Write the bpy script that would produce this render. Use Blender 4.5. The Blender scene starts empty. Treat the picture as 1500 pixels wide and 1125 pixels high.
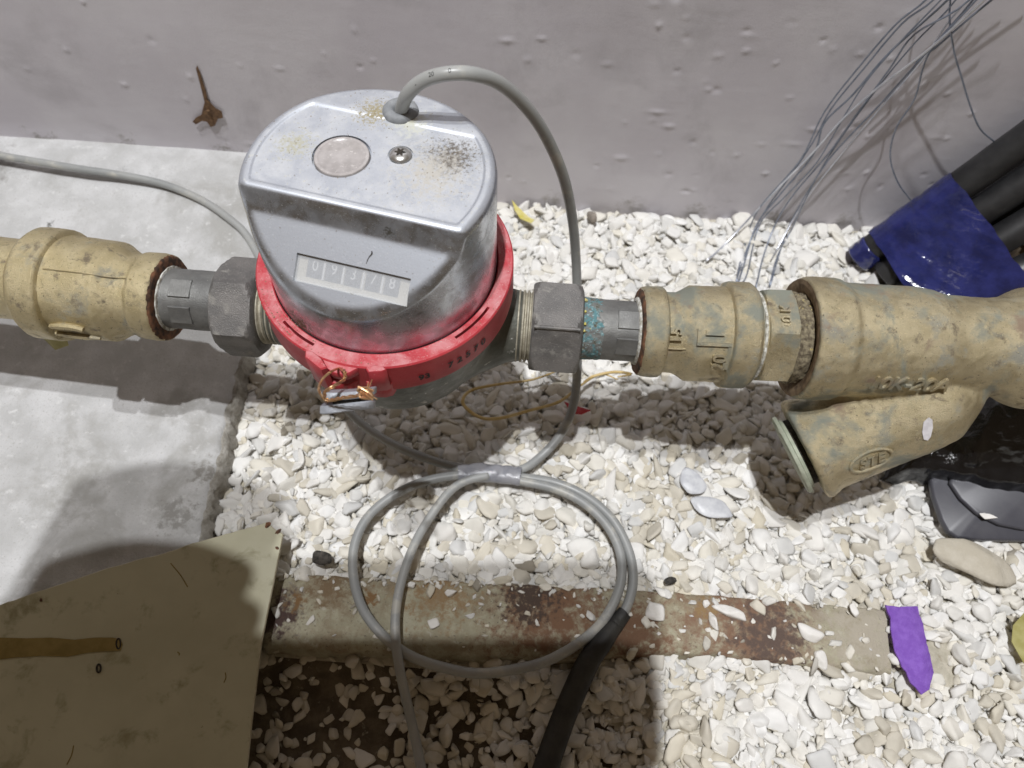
import bpy, bmesh, math, random
import numpy as np
from mathutils import Vector, Matrix, Euler
random.seed(7); np.random.seed(7)
SC = bpy.context.scene; COL = SC.collection
S = 0.001                                   # everything below is written in millimetres

# ---------------------------------------------------------------- camera
TH, RHO, YAW, FPX = 1.05470419, 0.0544710445, -0.0240716847, 1046.61751
CAM = np.array([50.5653996, -159.307708, 234.268932])
FW = np.array([math.sin(YAW)*math.cos(TH), math.cos(YAW)*math.cos(TH), -math.sin(TH)])
_R = np.cross(FW, [0, 0, 1]); _R /= np.linalg.norm(_R); _U = np.cross(_R, FW)
RT = math.cos(RHO)*_R + math.sin(RHO)*_U; UP = -math.sin(RHO)*_R + math.cos(RHO)*_U
cd = bpy.data.cameras.new('camera'); cam = bpy.data.objects.new('camera', cd); COL.objects.link(cam)
cam.matrix_world = Matrix(((RT[0], UP[0], -FW[0], CAM[0]*S), (RT[1], UP[1], -FW[1], CAM[1]*S), (RT[2], UP[2], -FW[2], CAM[2]*S), (0, 0, 0, 1)))
cd.sensor_width = 36; cd.lens = FPX/1500*36; cd.clip_start = 0.002; cd.clip_end = 50
cd.dof.use_dof = True; cd.dof.focus_distance = 0.262; cd.dof.aperture_fstop = 15
SC.camera = cam

def ray(px, py):
    d = FW*FPX + RT*(px-750) + UP*(562.5-py); return d/np.linalg.norm(d)
def atz(px, py, z):
    d = ray(px, py); return CAM + d*(z-CAM[2])/d[2]
def aty(px, py, y):
    d = ray(px, py); return CAM + d*(y-CAM[1])/d[1]

# ---------------------------------------------------------------- light
w = bpy.data.worlds.new('World'); SC.world = w; w.use_nodes = True
w.node_tree.nodes['Background'].inputs[0].default_value = (1.0, 0.75, 0.50, 1)
w.node_tree.nodes['Background'].inputs[1].default_value = 0.13
def lamp(name, loc, power, rad, col):
    l = bpy.data.lights.new(name, 'POINT'); l.energy = power; l.shadow_soft_size = rad*S; l.color = col
    o = bpy.data.objects.new(name, l); COL.objects.link(o); o.location = Vector(loc)*S; return o
lamp('work_lamp', (-95, -146, 1900), 74, 14, (0.97, 0.98, 1.0))
lamp('work_lamp', (-95, -300, 1850), 95, 14, (0.97, 0.98, 1.0))
SC.view_settings.view_transform = 'Standard'; SC.view_settings.look = 'None'
SC.view_settings.exposure = 0; SC.view_settings.gamma = 1
SC.cycles.max_bounces = 6; SC.cycles.transparent_max_bounces = 8

# ---------------------------------------------------------------- noise
def _h(i, j, k, s):
    n = (i*374761393 + j*668265263 + k*2147483647 + s*974634777) & 0xffffffff
    n = ((n ^ (n >> 13))*1274126177) & 0xffffffff
    return ((n ^ (n >> 16)) & 0xffffff)/float(0xffffff)
def vn(P, scale=1., seed=0):
    P = np.asarray(P, float)/scale; I = np.floor(P).astype(np.int64); f = P-I; f = f*f*(3-2*f); o = 0
    for a in (0, 1):
        for b in (0, 1):
            for c in (0, 1):
                wt = (f[..., 0] if a else 1-f[..., 0])*(f[..., 1] if b else 1-f[..., 1])*(f[..., 2] if c else 1-f[..., 2])
                o = o + wt*_h(I[..., 0]+a, I[..., 1]+b, I[..., 2]+c, seed)
    return o*2-1
def fbm(P, scale=1., oct=4, seed=0, gain=.5):
    o = 0; a = 1
    for i in range(oct):
        o = o + a*vn(P, scale, seed+i*17); scale *= .5; a *= gain
    return o
def sst(x, a, b):
    t = np.clip((x-a)/(b-a), 0, 1); return t*t*(3-2*t)

# ---------------------------------------------------------------- materials
def mat(name, c1, c2=None, sc=40, rough=.6, metal=0., bump=0., bsc=1., layers=(), spec=.5, rough2=None, bdist=.3, coat=0, bdetail=4, up=None, contrast=(.35, .65), spots=()):
    """c1/c2 mixed by noise with feature size sc (mm); layers: (colour, size mm, lo, hi, rough, metal)"""
    m = bpy.data.materials.new(name); m.use_nodes = True; nt = m.node_tree; N = nt.nodes; L = nt.links
    b = N['Principled BSDF']; tc = N.new('ShaderNodeTexCoord')
    mp = N.new('ShaderNodeMapping'); mp.inputs['Scale'].default_value = (1000,)*3; L.new(tc.outputs['Object'], mp.inputs['Vector'])
    off = (abs(hash(name)) % 1) ; k = sum(ord(ch) for ch in name)
    mp.inputs['Location'].default_value = (k % 37, k % 53, k % 71)
    def noise(size, det=5, rg=.6, dist=0):
        n = N.new('ShaderNodeTexNoise'); n.inputs['Scale'].default_value = 1./size; n.inputs['Detail'].default_value = det
        n.inputs['Roughness'].default_value = rg; n.inputs['Distortion'].default_value = dist; L.new(mp.outputs[0], n.inputs['Vector']); return n.outputs['Fac']
    def ramp(src, lo, hi):
        r = N.new('ShaderNodeMapRange'); r.interpolation_type = 'SMOOTHSTEP'; r.inputs['From Min'].default_value = lo; r.inputs['From Max'].default_value = hi
        L.new(src, r.inputs['Value']); return r.outputs[0]
    def mix(f, a, c):
        x = N.new('ShaderNodeMix'); x.data_type = 'RGBA'; L.new(f, x.inputs[0])
        for s, v in ((6, a), (7, c)):
            if isinstance(v, tuple): x.inputs[s].default_value = v+(1,)
            else: L.new(v, x.inputs[s])
        return x.outputs[2]
    def mixf(f, a, c):
        x = N.new('ShaderNodeMix'); L.new(f, x.inputs[0])
        for s, v in ((2, a), (3, c)):
            if isinstance(v, (int, float)): x.inputs[s].default_value = v
            else: L.new(v, x.inputs[s])
        return x.outputs[0]
    col = c1; r = rough; me = metal
    if c2: col = mix(ramp(noise(sc), *contrast), c1, c2)
    if rough2 is not None: r = mixf(ramp(noise(sc*.6+.1), .35, .65), rough, rough2)
    for i, ly in enumerate(layers):
        lc, ls, lo, hi = ly[:4]; f = ramp(noise(ls, 7, .65, .3), lo, hi)
        if len(ly) > 6:                       # only where the surface looks up (settled dust; on the chrome also painted brightness)
            g = N.new('ShaderNodeNewGeometry'); sx = N.new('ShaderNodeSeparateXYZ'); L.new(g.outputs['Normal'], sx.inputs[0])
            q = N.new('ShaderNodeMath'); q.operation = 'MULTIPLY'; L.new(ramp(sx.outputs[2], *ly[6]), q.inputs[0]); L.new(f, q.inputs[1]); f = q.outputs[0]
        col = mix(f, col, lc)
        r = mixf(f, r, ly[4] if len(ly) > 4 else .8); me = mixf(f, me, ly[5] if len(ly) > 5 else 0.)
    for cen, rad, size, lc, lo, hi in spots:  # a stain with a place of its own: (centre mm, radius, grain size, colour, lo, hi)
        sc_n = N.new('ShaderNodeVectorMath'); sc_n.operation = 'SCALE'; sc_n.inputs['Scale'].default_value = 1000; L.new(tc.outputs['Object'], sc_n.inputs[0])
        dn = N.new('ShaderNodeVectorMath'); dn.operation = 'DISTANCE'; L.new(sc_n.outputs[0], dn.inputs[0]); dn.inputs[1].default_value = cen
        nn_ = noise(size, 7, .7, .2); ad = N.new('ShaderNodeMath'); ad.operation = 'MULTIPLY_ADD'; L.new(dn.outputs['Value'], ad.inputs[0]); ad.inputs[1].default_value = -.32/rad; 
        L.new(nn_, ad.inputs[2]); a2 = N.new('ShaderNodeMath'); a2.operation = 'ADD'; L.new(ad.outputs[0], a2.inputs[0]); a2.inputs[1].default_value = .14
        f = ramp(a2.outputs[0], lo, hi); col = mix(f, col, lc); r = mixf(f, r, .85); me = mixf(f, me, 0.)
    if isinstance(col, tuple): b.inputs['Base Color'].default_value = col+(1,)
    else: L.new(col, b.inputs['Base Color'])
    for nm, v in (('Roughness', r), ('Metallic', me)):
        if isinstance(v, (int, float)): b.inputs[nm].default_value = v
        else: L.new(v, b.inputs[nm])
    b.inputs['Specular IOR Level'].default_value = spec; b.inputs['Coat Weight'].default_value = coat
    if bump:
        bp = N.new('ShaderNodeBump'); bp.inputs['Strength'].default_value = bump; bp.inputs['Distance'].default_value = bdist*S
        L.new(noise(bsc, bdetail, .6), bp.inputs['Height']); L.new(bp.outputs[0], b.inputs['Normal'])
    return m

BR_D = (.16, .12, .07)
def brass(name, c1, c2, lay=()):
    return mat(name, c1, c2, 9, .33, .74, 1., .30, rough2=.50, bdist=.38,
               layers=[((.29, .28, .23), 14, .54, .70, .7, .1), ((.17, .135, .09), 5, .53, .72, .75, .1), ((.09, .07, .045), .9, .60, .69, .8, .1), ((.60, .58, .53), 1.6, .69, .72, .8, 0), ((.70, .60, .36), .7, .58, .68, .30, .9)]+list(lay))
M_BRASS_L = brass('old_brass', (.50, .42, .245), (.61, .525, .33))
M_BRASS_R = brass('dull_bronze', (.46, .39, .245), (.56, .485, .32), [((.25, .26, .215), 24, .48, .62, .65, .2), ((.27, .20, .14), 15, .58, .72, .75, .1)])
M_RUSTFACE = mat('rusty_end_face', (.05, .03, .02), (.22, .10, .05), 3, .9, 0, 1, .8)
M_NUT = mat('grey_nut_metal', (.15, .145, .14), (.21, .20, .19), 12, .46, .4, .9, .45, rough2=.6, bdist=.28, layers=[((.25, .24, .22), 7, .54, .68, .7, .1), ((.42, .40, .37), .55, .61, .68, .7, 0), ((.05, .05, .05), .6, .63, .70, .7, 0)])
M_NECK = mat('grey_tailpiece_metal', (.15, .15, .145), (.22, .22, .21), 10, .45, .45, .8, .5, rough2=.6, bdist=.22, layers=[((.40, .39, .37), 1.5, .66, .72, .7, 0)])
M_VERD = mat('verdigris_crust', (.15, .15, .145), (.19, .20, .19), 5, .7, .2, 1, .7, layers=[((.10, .22, .24), 3.2, .44, .58, .85, 0), ((.30, .44, .46), 1.2, .54, .66, .9, 0), ((.09, .08, .05), 2.5, .56, .64, .9, 0), ((.50, .42, .12), 2.2, .66, .71, .8, 0)])
M_BODY = mat('painted_cast_body', (.085, .09, .075), (.135, .135, .115), 12, .40, .4, .9, 2.0, rough2=.55, bdist=.3, layers=[((.50, .50, .47), 4, .62, .70, .6, .2)])
M_THREAD = mat('dirty_thread_brass', (.34, .31, .24), (.48, .45, .36), 3, .6, .3, .8, .6)
M_CHROME = mat('worn_chromed_cover', (.42, .45, .51), (.56, .59, .65), 16, .15, .95, .4, .45, rough2=.27, bdist=.07,
               layers=[((.25, .255, .265), 7, .35, .85, .45, .45), ((.54, .57, .625), 12, .0, .3, .44, .68, (.55, .74)), ((.56, .57, .59), 9, .30, .80, .6, .3, (.93, .99)), ((.74, .77, .82), .35, .62, .68, .6, .1, (.5, .7)), ((.30, .31, .33), .7, .60, .70, .7, .1, (.5, .7)), ((.52, .51, .45), 1.8, .58, .76, .8, 0, (.93, .99)),  # satin tone on upward slopes paints in lamp brightness; pale specks imitate sparkle
                       ((.66, .66, .66), .5, .64, .70, .8, 0), ((.25, .24, .20), .9, .64, .70, .8, 0)],
               spots=[((24, 7, 108), 13, .9, (.13, .115, .10), .40, .60), ((19, 0, 108), 19, 1.2, (.46, .44, .40), .38, .68), ((-2, 25, 108), 12, .9, (.30, .26, .16), .46, .62), ((10, 21, 108), 8, 2., (.55, .55, .45), .30, .75),
                      ((9, -19.5, 103), 3.6, .7, (.05, .045, .035), .46, .56), ((-22, -31, 68), 13, 1.0, (.12, .08, .04), .50, .62), ((-24, 8, 108), 13, 1.0, (.40, .39, .31), .46, .66)])
M_RED = mat('red_plastic', (.42, .030, .042), (.50, .050, .062), 14, .42, 0, .5, .6, rough2=.55, bdist=.16,
            layers=[((.58, .24, .25), 8, .36, .72, .75, 0, (.8, .98)), ((.66, .40, .38), .45, .60, .68, .75, 0, (.6, .9)), ((.75, .62, .58), .7, .68, .71, .8, 0), ((.16, .03, .03), 3, .68, .76, .7, 0)])
M_BLACKINK = mat('black_ink', (.02, .018, .018), None, rough=.6)
M_BLACK = mat('black_recess', (.012, .011, .010), (.05, .04, .03), 1.2, .9)
M_LENS = mat('dusty_pink_button', (.36, .335, .325), (.44, .41, .40), 3, .25, 0, .4, .5, coat=.6, bdist=.1, layers=[((.58, .55, .53), 1.1, .58, .70, .6, 0)])
M_MASK = mat('cream_dial_mask', (.56, .53, .45), (.66, .62, .53), 4, .6, 0, .3, .5, layers=[((.38, .16, .09), 1.8, .72, .76, .8, 0)])
M_WHEEL = mat('grey_number_wheel', (.13, .14, .155), (.20, .21, .23), 2, .5)
M_DIGIT = mat('white_digit_paint', (.72, .73, .74), None, rough=.5)
M_STEEL = mat('bright_screw_steel', (.55, .54, .52), (.68, .67, .65), 2, .28, .9, .3, .4, bdist=.05)
M_GROM = mat('grey_rubber', (.20, .21, .22), (.27, .28, .29), 3, .6, 0, .5, .6, bdist=.1)
M_CABLE = mat('grey_cable_jacket', (.26, .268, .265), (.33, .335, .325), 30, .36, 0, .25, 1, bdist=.08, rough2=.5, layers=[((.42, .41, .37), 12, .52, .68, .5, 0), ((.13, .12, .10), 2.2, .68, .74, .8, 0)])
M_CABLE2 = mat('dark_cable_jacket', (.10, .11, .12), (.14, .15, .155), 30, .42, 0, .25, 1, bdist=.08)
M_TAPE = mat('grey_vinyl_tape', (.20, .205, .23), (.27, .27, .29), 6, .3, 0, .9, 1.6, bdist=.3, coat=.3)
M_SHEATH = mat('black_rubber_sheath', (.018, .018, .018), (.035, .034, .03), 10, .55, 0, .5, 1, bdist=.2)
M_LEAD = mat('grey_lead', (.34, .36, .40), (.42, .44, .48), 3, .5, .4, .8, .8, bdist=.15)
M_COPPER = mat('copper_wire_metal', (.62, .36, .19), (.72, .48, .28), 1.5, .32, .85)
M_PTFE = mat('white_thread_tape', (.66, .66, .62), (.30, .28, .22), 1.6, .7, 0, .9, .7)
M_WALL = mat('grey_painted_wall', (.57, .545, .585), (.63, .61, .645), 60, .6, 0, .5, .8, bdist=.16, bdetail=8, layers=[((.50, .48, .51), 45, .50, .74, .7, 0), ((.60, .59, .60), .9, .70, .75, .7, 0), ((.30, .29, .29), 1.5, .72, .76, .7, 0)],
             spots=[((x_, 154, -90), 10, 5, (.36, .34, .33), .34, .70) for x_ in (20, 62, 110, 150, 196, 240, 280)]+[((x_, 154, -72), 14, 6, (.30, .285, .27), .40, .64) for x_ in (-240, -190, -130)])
M_RUST = mat('rust_bleed', (.10, .055, .028), (.19, .11, .055), 2.0, .9, 0, .8, .8)
M_CONC = mat('pale_concrete', (.44, .44, .435), (.55, .55, .55), 22, .85, 0, 1, 1.1, bdist=.35, bdetail=10,
             layers=[((.36, .355, .34), 38, .50, .68, .85, 0), ((.60, .60, .595), 6, .56, .72, .85, 0), ((.40, .395, .38), 1.0, .56, .66, .85, 0), ((.24, .235, .22), 2.4, .68, .74, .9, 0)],
             spots=[((-168, 70, -73), 2.4, 1, (.16, .16, .15), .30, .60), ((-160, 68, -73), 3.2, 1.5, (.30, .30, .29), .30, .60), ((-215, 92, -72), 4.5, 2, (.15, .15, .14), .44, .58), ((-206, 78, -73), 5, 2, (.22, .22, .21), .46, .62),
                    ((-190, 72, -73), 6, 2, (.22, .22, .21), .48, .62), ((-186, 135, -70), 3, 1.5, (.2, .2, .2), .34, .6), ((-262, 130, -70), 30, 8, (.27, .26, .25), .42, .68), ((-100, -62, -80), 15, 4, (.30, .295, .28), .42, .62), ((-94, -40, -80), 12, 3, (.28, .27, .25), .42, .64), ((-150, -50, -80), 35, 10, (.36, .355, .34), .38, .7)])
M_CONC_EDGE = mat('broken_concrete_edge', (.30, .28, .24), (.45, .43, .39), 4, .9, 0, 1, 1.2, bdist=.8)
M_SOIL = mat('sandy_soil', (.42, .39, .31), (.56, .52, .43), 6, .95, 0, 1, 1.0, bdist=.9, bdetail=10, layers=[((.34, .29, .21), 9, .56, .70, .95, 0)])
M_DIRT_DIM = mat('dark_damp_earth', (.085, .065, .042), (.15, .12, .08), 7, .95, 0, 1, 1.0, bdist=.9, bdetail=10, layers=[((.30, .27, .21), 5, .60, .70, .95, 0)])  # dark earth, and shade put into the colour of ground beyond view
M_STRIP = mat('cream_paint_with_rust', (.33, .305, .215), (.42, .395, .29), 7, .85, 0, 1, 1.0, bdist=.6, bdetail=10,
              layers=[((.25, .20, .13), 11, .42, .68, .85, 0), ((.48, .46, .38), 4, .56, .72, .85, 0), ((.11, .085, .06), 1.6, .58, .70, .9, 0), ((.44, .41, .33), .8, .60, .70, .9, 0)],
              spots=[((70, -88, -88), 34, 5, (.19, .105, .06), .34, .58), ((62, -83, -88), 20, 2.5, (.075, .05, .038), .40, .56), ((-47, -100, -88), 11, 4, (.075, .045, .038), .28, .52), ((-40, -94, -88), 9, 2.5, (.21, .12, .05), .46, .62), ((-26, -84, -88), 20, 3, (.20, .14, .08), .38, .62), ((20, -82, -88), 26, 3, (.28, .19, .10), .36, .62),  # dark patch at the left end: rust with the sheet's shadow painted in
                     ((108, -96, -88), 24, 4, (.17, .095, .055), .36, .58), ((-8, -90, -88), 8, 2.5, (.21, .12, .05), .46, .62), ((160, -88, -88), 46, 5, (.21, .125, .08), .32, .62), ((168, -94, -88), 26, 3, (.11, .075, .06), .40, .58), ((140, -84, -88), 12, 3, (.26, .17, .08), .46, .62), ((212, -88, -88), 30, 5, (.40, .36, .29), .30, .6)])
M_PLATE = mat('olive_plastic_sheet', (.44, .42, .29), (.50, .48, .34), 38, .5, 0, .3, 2, bdist=.1, rough2=.6, layers=[((.29, .27, .16), 13, .54, .72, .6, 0), ((.47, .44, .29), .9, .62, .70, .6, 0), ((.08, .055, .03), 1.5, .72, .75, .8, 0)])
M_PLATE_EDGE = mat('worn_sheet_edge', (.52, .48, .36), (.38, .33, .22), 5, .7, 0, .6, .8)
M_BROWN = mat('brown_glue_streak', (.20, .145, .035), (.27, .20, .06), 7, .3, 0, .3, 1.5, coat=.3)
M_TUBE = mat('black_pipe_foam', (.014, .014, .015), (.026, .026, .027), 12, .42, 0, .35, .6, bdist=.08, layers=[((.20, .20, .20), 1.0, .73, .76, .8, 0)])
M_BLUE = mat('blue_stretch_film', (.011, .015, .075), (.022, .028, .135), 14, .13, 0, .8, 5, bdist=.8, coat=.8, bdetail=2)
M_BAG = mat('black_bag_film', (.005, .005, .006), (.009, .009, .010), 8, .16, 0, .9, 4, bdist=.9, coat=.5)
M_LID = mat('dark_grey_plastic', (.062, .062, .075), (.08, .08, .092), 18, .42, 0, .3, .5, bdist=.08, layers=[((.3, .3, .32), 1.0, .73, .76, .8, 0)])
M_WHITE = mat('white_paint_fleck', (.66, .64, .66), (.55, .53, .55), 2, .8)
M_WIRE = mat('galvanised_wire', (.22, .25, .31), (.30, .33, .40), 5, .4, .6)
M_WIREB = mat('bright_wire', (.80, .82, .88), (.62, .65, .72), 5, .28, .7)
M_PURPLE = mat('purple_felt', (.20, .085, .44), (.25, .12, .52), 3, .9, 0, 1, .7, bdist=.4)
M_STRAW = mat('dry_straw', (.50, .35, .13), (.62, .47, .22), 6, .7)
M_LEAFY = mat('yellow_leaf', (.55, .48, .10), (.62, .55, .25), 4, .7)
M_LEAFO = mat('olive_leaf', (.30, .27, .08), (.38, .35, .14), 5, .7)
M_REDBIT = mat('red_plastic_scrap', (.42, .02, .03), (.5, .05, .06), 3, .5)
M_CLOD = mat('dark_clod', (.03, .028, .024), (.09, .08, .07), 2, .95, 0, 1, .7, bdist=.5)
M_STONE = mat('beige_stone', (.46, .42, .34), (.54, .50, .42), 9, .85, 0, 1, 1.1, bdist=.35)
M_STONEB = mat('brown_grey_stone', (.24, .21, .18), (.32, .28, .24), 3, .85, 0, .6, .8)
M_STONEW = mat('white_stone', (.72, .70, .66), (.78, .76, .73), 4, .7, 0, .6, 1, bdist=.2)
M_QUARTZ = mat('quartz_flake', (.46, .47, .50), (.60, .61, .63), 5, .4, 0, .5, 1.2, bdist=.2)
M_PHONE = mat('dark_phone_shell', (.02, .02, .022), None, rough=.25)
M_SKIN = mat('skin', (.52, .33, .24), (.57, .38, .29), 20, .5)
M_CLOTH = mat('dark_sleeve_cloth', (.05, .05, .06), (.07, .07, .08), 8, .9)

# pebbles: colour by a value carried by each pebble
def pebble_mat():
    m = bpy.data.materials.new('white_gravel_stone'); m.use_nodes = True; nt = m.node_tree; N = nt.nodes; L = nt.links; b = N['Principled BSDF']
    at = N.new('ShaderNodeAttribute'); at.attribute_type = 'INSTANCER'; at.attribute_name = 'tint'
    cr = N.new('ShaderNodeValToRGB'); e = cr.color_ramp.elements
    e[0].position = 0; e[0].color = (.78, .77, .74, 1); e[1].position = 1; e[1].color = (.30, .27, .22, 1)
    for p, c in ((.22, (.74, .72, .68)), (.36, (.80, .795, .78)), (.50, (.72, .685, .60)), (.62, (.62, .62, .61)), (.74, (.76, .735, .68)), (.86, (.62, .57, .46)), (.955, (.50, .48, .44))):
        x = e.new(p); x.color = c+(1,)
    L.new(at.outputs['Fac'], cr.inputs[0])
    tc = N.new('ShaderNodeTexCoord'); n = N.new('ShaderNodeTexNoise'); n.inputs['Scale'].default_value = 2.2; n.inputs['Detail'].default_value = 5
    mp = N.new('ShaderNodeMapping'); mp.inputs['Scale'].default_value = (1000, 1000, 1000); L.new(tc.outputs['Object'], mp.inputs[0]); L.new(mp.outputs[0], n.inputs['Vector']); 
    n.inputs['Scale'].default_value = .45
    r = N.new('ShaderNodeMapRange'); r.inputs[1].default_value = .3; r.inputs[2].default_value = .7; r.inputs[3].default_value = .86; r.inputs[4].default_value = 1.08; L.new(n.outputs['Fac'], r.inputs[0])
    x = N.new('ShaderNodeVectorMath'); x.operation = 'SCALE'; L.new(cr.outputs[0], x.inputs[0]); L.new(r.outputs[0], x.inputs['Scale']); L.new(x.outputs[0], b.inputs['Base Color'])
    b.inputs['Roughness'].default_value = .75; b.inputs['Specular IOR Level'].default_value = .3
    bp = N.new('ShaderNodeBump'); bp.inputs['Distance'].default_value = .25*S; bp.inputs['Strength'].default_value = .8
    n2 = N.new('ShaderNodeTexNoise'); n2.inputs['Scale'].default_value = 1.1; n2.inputs['Detail'].default_value = 6; L.new(mp.outputs[0], n2.inputs['Vector']); L.new(n2.outputs['Fac'], bp.inputs['Height']); L.new(bp.outputs[0], b.inputs['Normal'])
    return m
M_PEB = pebble_mat()

# ---------------------------------------------------------------- object helpers
def tagp(o, label=None, cat=None, group=None, kind=None):
    if label: o['label'] = label
    if cat: o['category'] = cat
    if group: o['group'] = group
    if kind: o['kind'] = kind
    return o
def thing(name, label, cat, loc=(0, 0, 0), group=None):
    o = bpy.data.objects.new(name, None); COL.objects.link(o); o.location = Vector([float(v) for v in loc])*S; o.empty_display_size = .005
    return tagp(o, label, cat, group)
def mesh(name, V, F, m, parent=None, smooth=40, fix=True, link=True):
    """V in mm world; linked under parent, smooth = sharp angle or None for flat"""
    me = bpy.data.meshes.new(name); V = np.asarray(V, float)*S
    off = Vector((0, 0, 0))
    p = parent
    while p is not None: off += p.location; p = p.parent
    V = V-np.array(off)
    me.from_pydata(V.tolist(), [], [tuple(int(i) for i in f) for f in F]); me.validate()
    if fix:
        bm = bmesh.new(); bm.from_mesh(me); bmesh.ops.recalc_face_normals(bm, faces=bm.faces); bm.to_mesh(me); bm.free()
    ms = m if isinstance(m, (list, tuple)) else [m]
    for x in ms: me.materials.append(x)
    if smooth is not None:
        me.polygons.foreach_set('use_smooth', [True]*len(me.polygons))
        if smooth < 180: me.set_sharp_from_angle(angle=math.radians(smooth))
    o = bpy.data.objects.new(name, me)
    if link: COL.objects.link(o)
    if parent is not None: o.parent = parent
    me.update(); return o
def join(parts):
    V = []; F = []; n = 0
    for v, f in parts:
        v = np.asarray(v, float); V.append(v); F += [tuple(i+n for i in q) for q in f]; n += len(v)
    return np.concatenate(V), F
def grid_faces(n, m, wrap=False):
    F = []
    for i in range(n-1):
        for j in range(m if wrap else m-1):
            k = (j+1) % m; F.append((i*m+j, i*m+k, (i+1)*m+k, (i+1)*m+j))
    return F
def frame(ax):
    ax = np.array(ax, float); ax /= np.linalg.norm(ax); t = np.array([0, 0, 1.]) if abs(ax[2]) < .9 else np.array([1., 0, 0])
    u = np.cross(t, ax); u /= np.linalg.norm(u); return ax, u, np.cross(ax, u)
def lathe(prof, o, ax, n=72, hexa=None, jit=0, seed=0, caps=True, rot=0, js=2.5):
    """prof [(a, r)] along ax from o; hexa = apothem limit -> hexagonal section"""
    ax, u, v = frame(ax); th = np.linspace(0, 2*np.pi, n, endpoint=False)+rot
    P = []
    for a, r in prof:
        rr = np.full(n, float(r))
        if hexa: 
            hx = hexa/np.cos(((th-rot+np.pi/6) % (np.pi/3))-np.pi/6); rr = np.minimum(rr, hx)
        P.append(np.array(o)+ax*a+np.outer(rr*np.cos(th), u)+np.outer(rr*np.sin(th), v))
    P = np.array(P)
    if jit:
        nrm = P-(np.array(o)+((P-np.array(o))@ax)[..., None]*ax); ln = np.linalg.norm(nrm, axis=-1, keepdims=True)+1e-6
        P = P+nrm/ln*fbm(P, js, 4, seed)[..., None]*jit
    F = grid_faces(len(prof), n, True); V = P.reshape(-1, 3)
    if caps:
        F.append(tuple(range(n-1, -1, -1))); F.append(tuple((len(prof)-1)*n+j for j in range(n)))
    return V, F
def dens(prof, step=1.):
    o = [prof[0]]
    for (a, r), (b, s) in zip(prof, prof[1:]):
        k = max(1, int(math.hypot(b-a, s-r)/step))
        for i in range(1, k+1): o.append((a+(b-a)*i/k, r+(s-r)*i/k))
    return o
def spline(P, n=8):
    P = [np.array(p, float) for p in P]; Q = [2*P[0]-P[1]]+P+[2*P[-1]-P[-2]]; o = []
    for i in range(1, len(Q)-2):
        for k in range(n):
            t = k/n; a, b, c, d = Q[i-1:i+3]
            o.append(.5*((2*b)+(-a+c)*t+(2*a-5*b+4*c-d)*t*t+(-a+3*b-3*c+d)*t**3))
    o.append(P[-1]); return np.array(o)
def tube(P, r, n=12, sp=8, flat=1., caps=True):
    C = spline(P, sp) if sp else np.array(P, float); T = np.gradient(C, axis=0); T /= np.linalg.norm(T, axis=1, keepdims=True)
    _, u, _ = frame(T[0]); V = []; th = np.linspace(0, 2*np.pi, n, endpoint=False)
    R = np.broadcast_to(np.asarray(r, float), (len(C),)) if np.ndim(r) == 0 else np.interp(np.linspace(0, 1, len(C)), np.linspace(0, 1, len(r)), r)
    for i, (c, t) in enumerate(zip(C, T)):
        u = u-t*(u@t); u /= np.linalg.norm(u); v = np.cross(t, u)
        V.append(c+R[i]*(np.outer(np.cos(th), u)+np.outer(np.sin(th), v)*flat))
    F = grid_faces(len(C), n, True)
    if caps: F.append(tuple(range(n-1, -1, -1))); F.append(tuple((len(C)-1)*n+j for j in range(n)))
    return np.array(V).reshape(-1, 3), F
def prism(pts, d, bev=0):
    """closed outline pts (3-D, planar-ish) extruded by vector d"""
    pts = np.array(pts, float); n = len(pts); d = np.array(d, float)
    V = [pts]; c = pts.mean(0)
    if bev:
        ins = c+(pts-c)*(1-bev/np.linalg.norm(pts-c, axis=1, keepdims=True)); dn = d/np.linalg.norm(d)
        V = [ins, pts+dn*bev, pts+d-dn*bev, ins+d]
    else: V = [pts, pts+d]
    k = len(V); F = grid_faces(k, n, True); F.append(tuple(range(n-1, -1, -1))); F.append(tuple((k-1)*n+j for j in range(n)))
    return np.concatenate(V), F
def box(c, ex, ey, ez, bev=0):
    c = np.array(c, float); ex, ey, ez = (np.array(e, float) for e in (ex, ey, ez))
    return prism([c-ex-ey-ez, c+ex-ey-ez, c+ex+ey-ez, c-ex+ey-ez], 2*ez, bev)
def text(s, size=1., ext=.0, shear=0, bold=0):
    cu = bpy.data.curves.new('t', 'FONT'); cu.body = s; cu.size = size; cu.extrude = ext; cu.align_x = 'CENTER'; cu.align_y = 'CENTER'; cu.resolution_u = 5; cu.shear = shear; cu.offset = bold
    o = bpy.data.objects.new('t', cu); COL.objects.link(o); me = o.to_mesh()
    bm = bmesh.new(); bm.from_mesh(me); bmesh.ops.triangulate(bm, faces=bm.faces)
    bmesh.ops.subdivide_edges(bm, edges=[e for e in bm.edges if e.calc_length() > size*.16], cuts=1); bmesh.ops.triangulate(bm, faces=bm.faces)
    V = np.array([v.co[:] for v in bm.verts]); F = [tuple(v.index for v in f.verts) for f in bm.faces]; bm.free()
    o.to_mesh_clear(); bpy.data.objects.remove(o); bpy.data.curves.remove(cu); return V, F
def applymods(o):
    dg = bpy.context.evaluated_depsgraph_get(); me = bpy.data.meshes.new_from_object(o.evaluated_get(dg)); o.modifiers.clear(); old = o.data; o.data = me; bpy.data.meshes.remove(old); return o
def boolean_cut(o, cutters):
    cs = []
    for V, F in cutters:
        c = mesh('cutter', V, F, M_BLACK, None, None); cs.append(c); md = o.modifiers.new('b', 'BOOLEAN'); md.operation = 'DIFFERENCE'; md.object = c; md.solver = 'EXACT'
    bpy.context.view_layer.update(); applymods(o)
    for c in cs: bpy.data.objects.remove(c)
    return o
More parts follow.
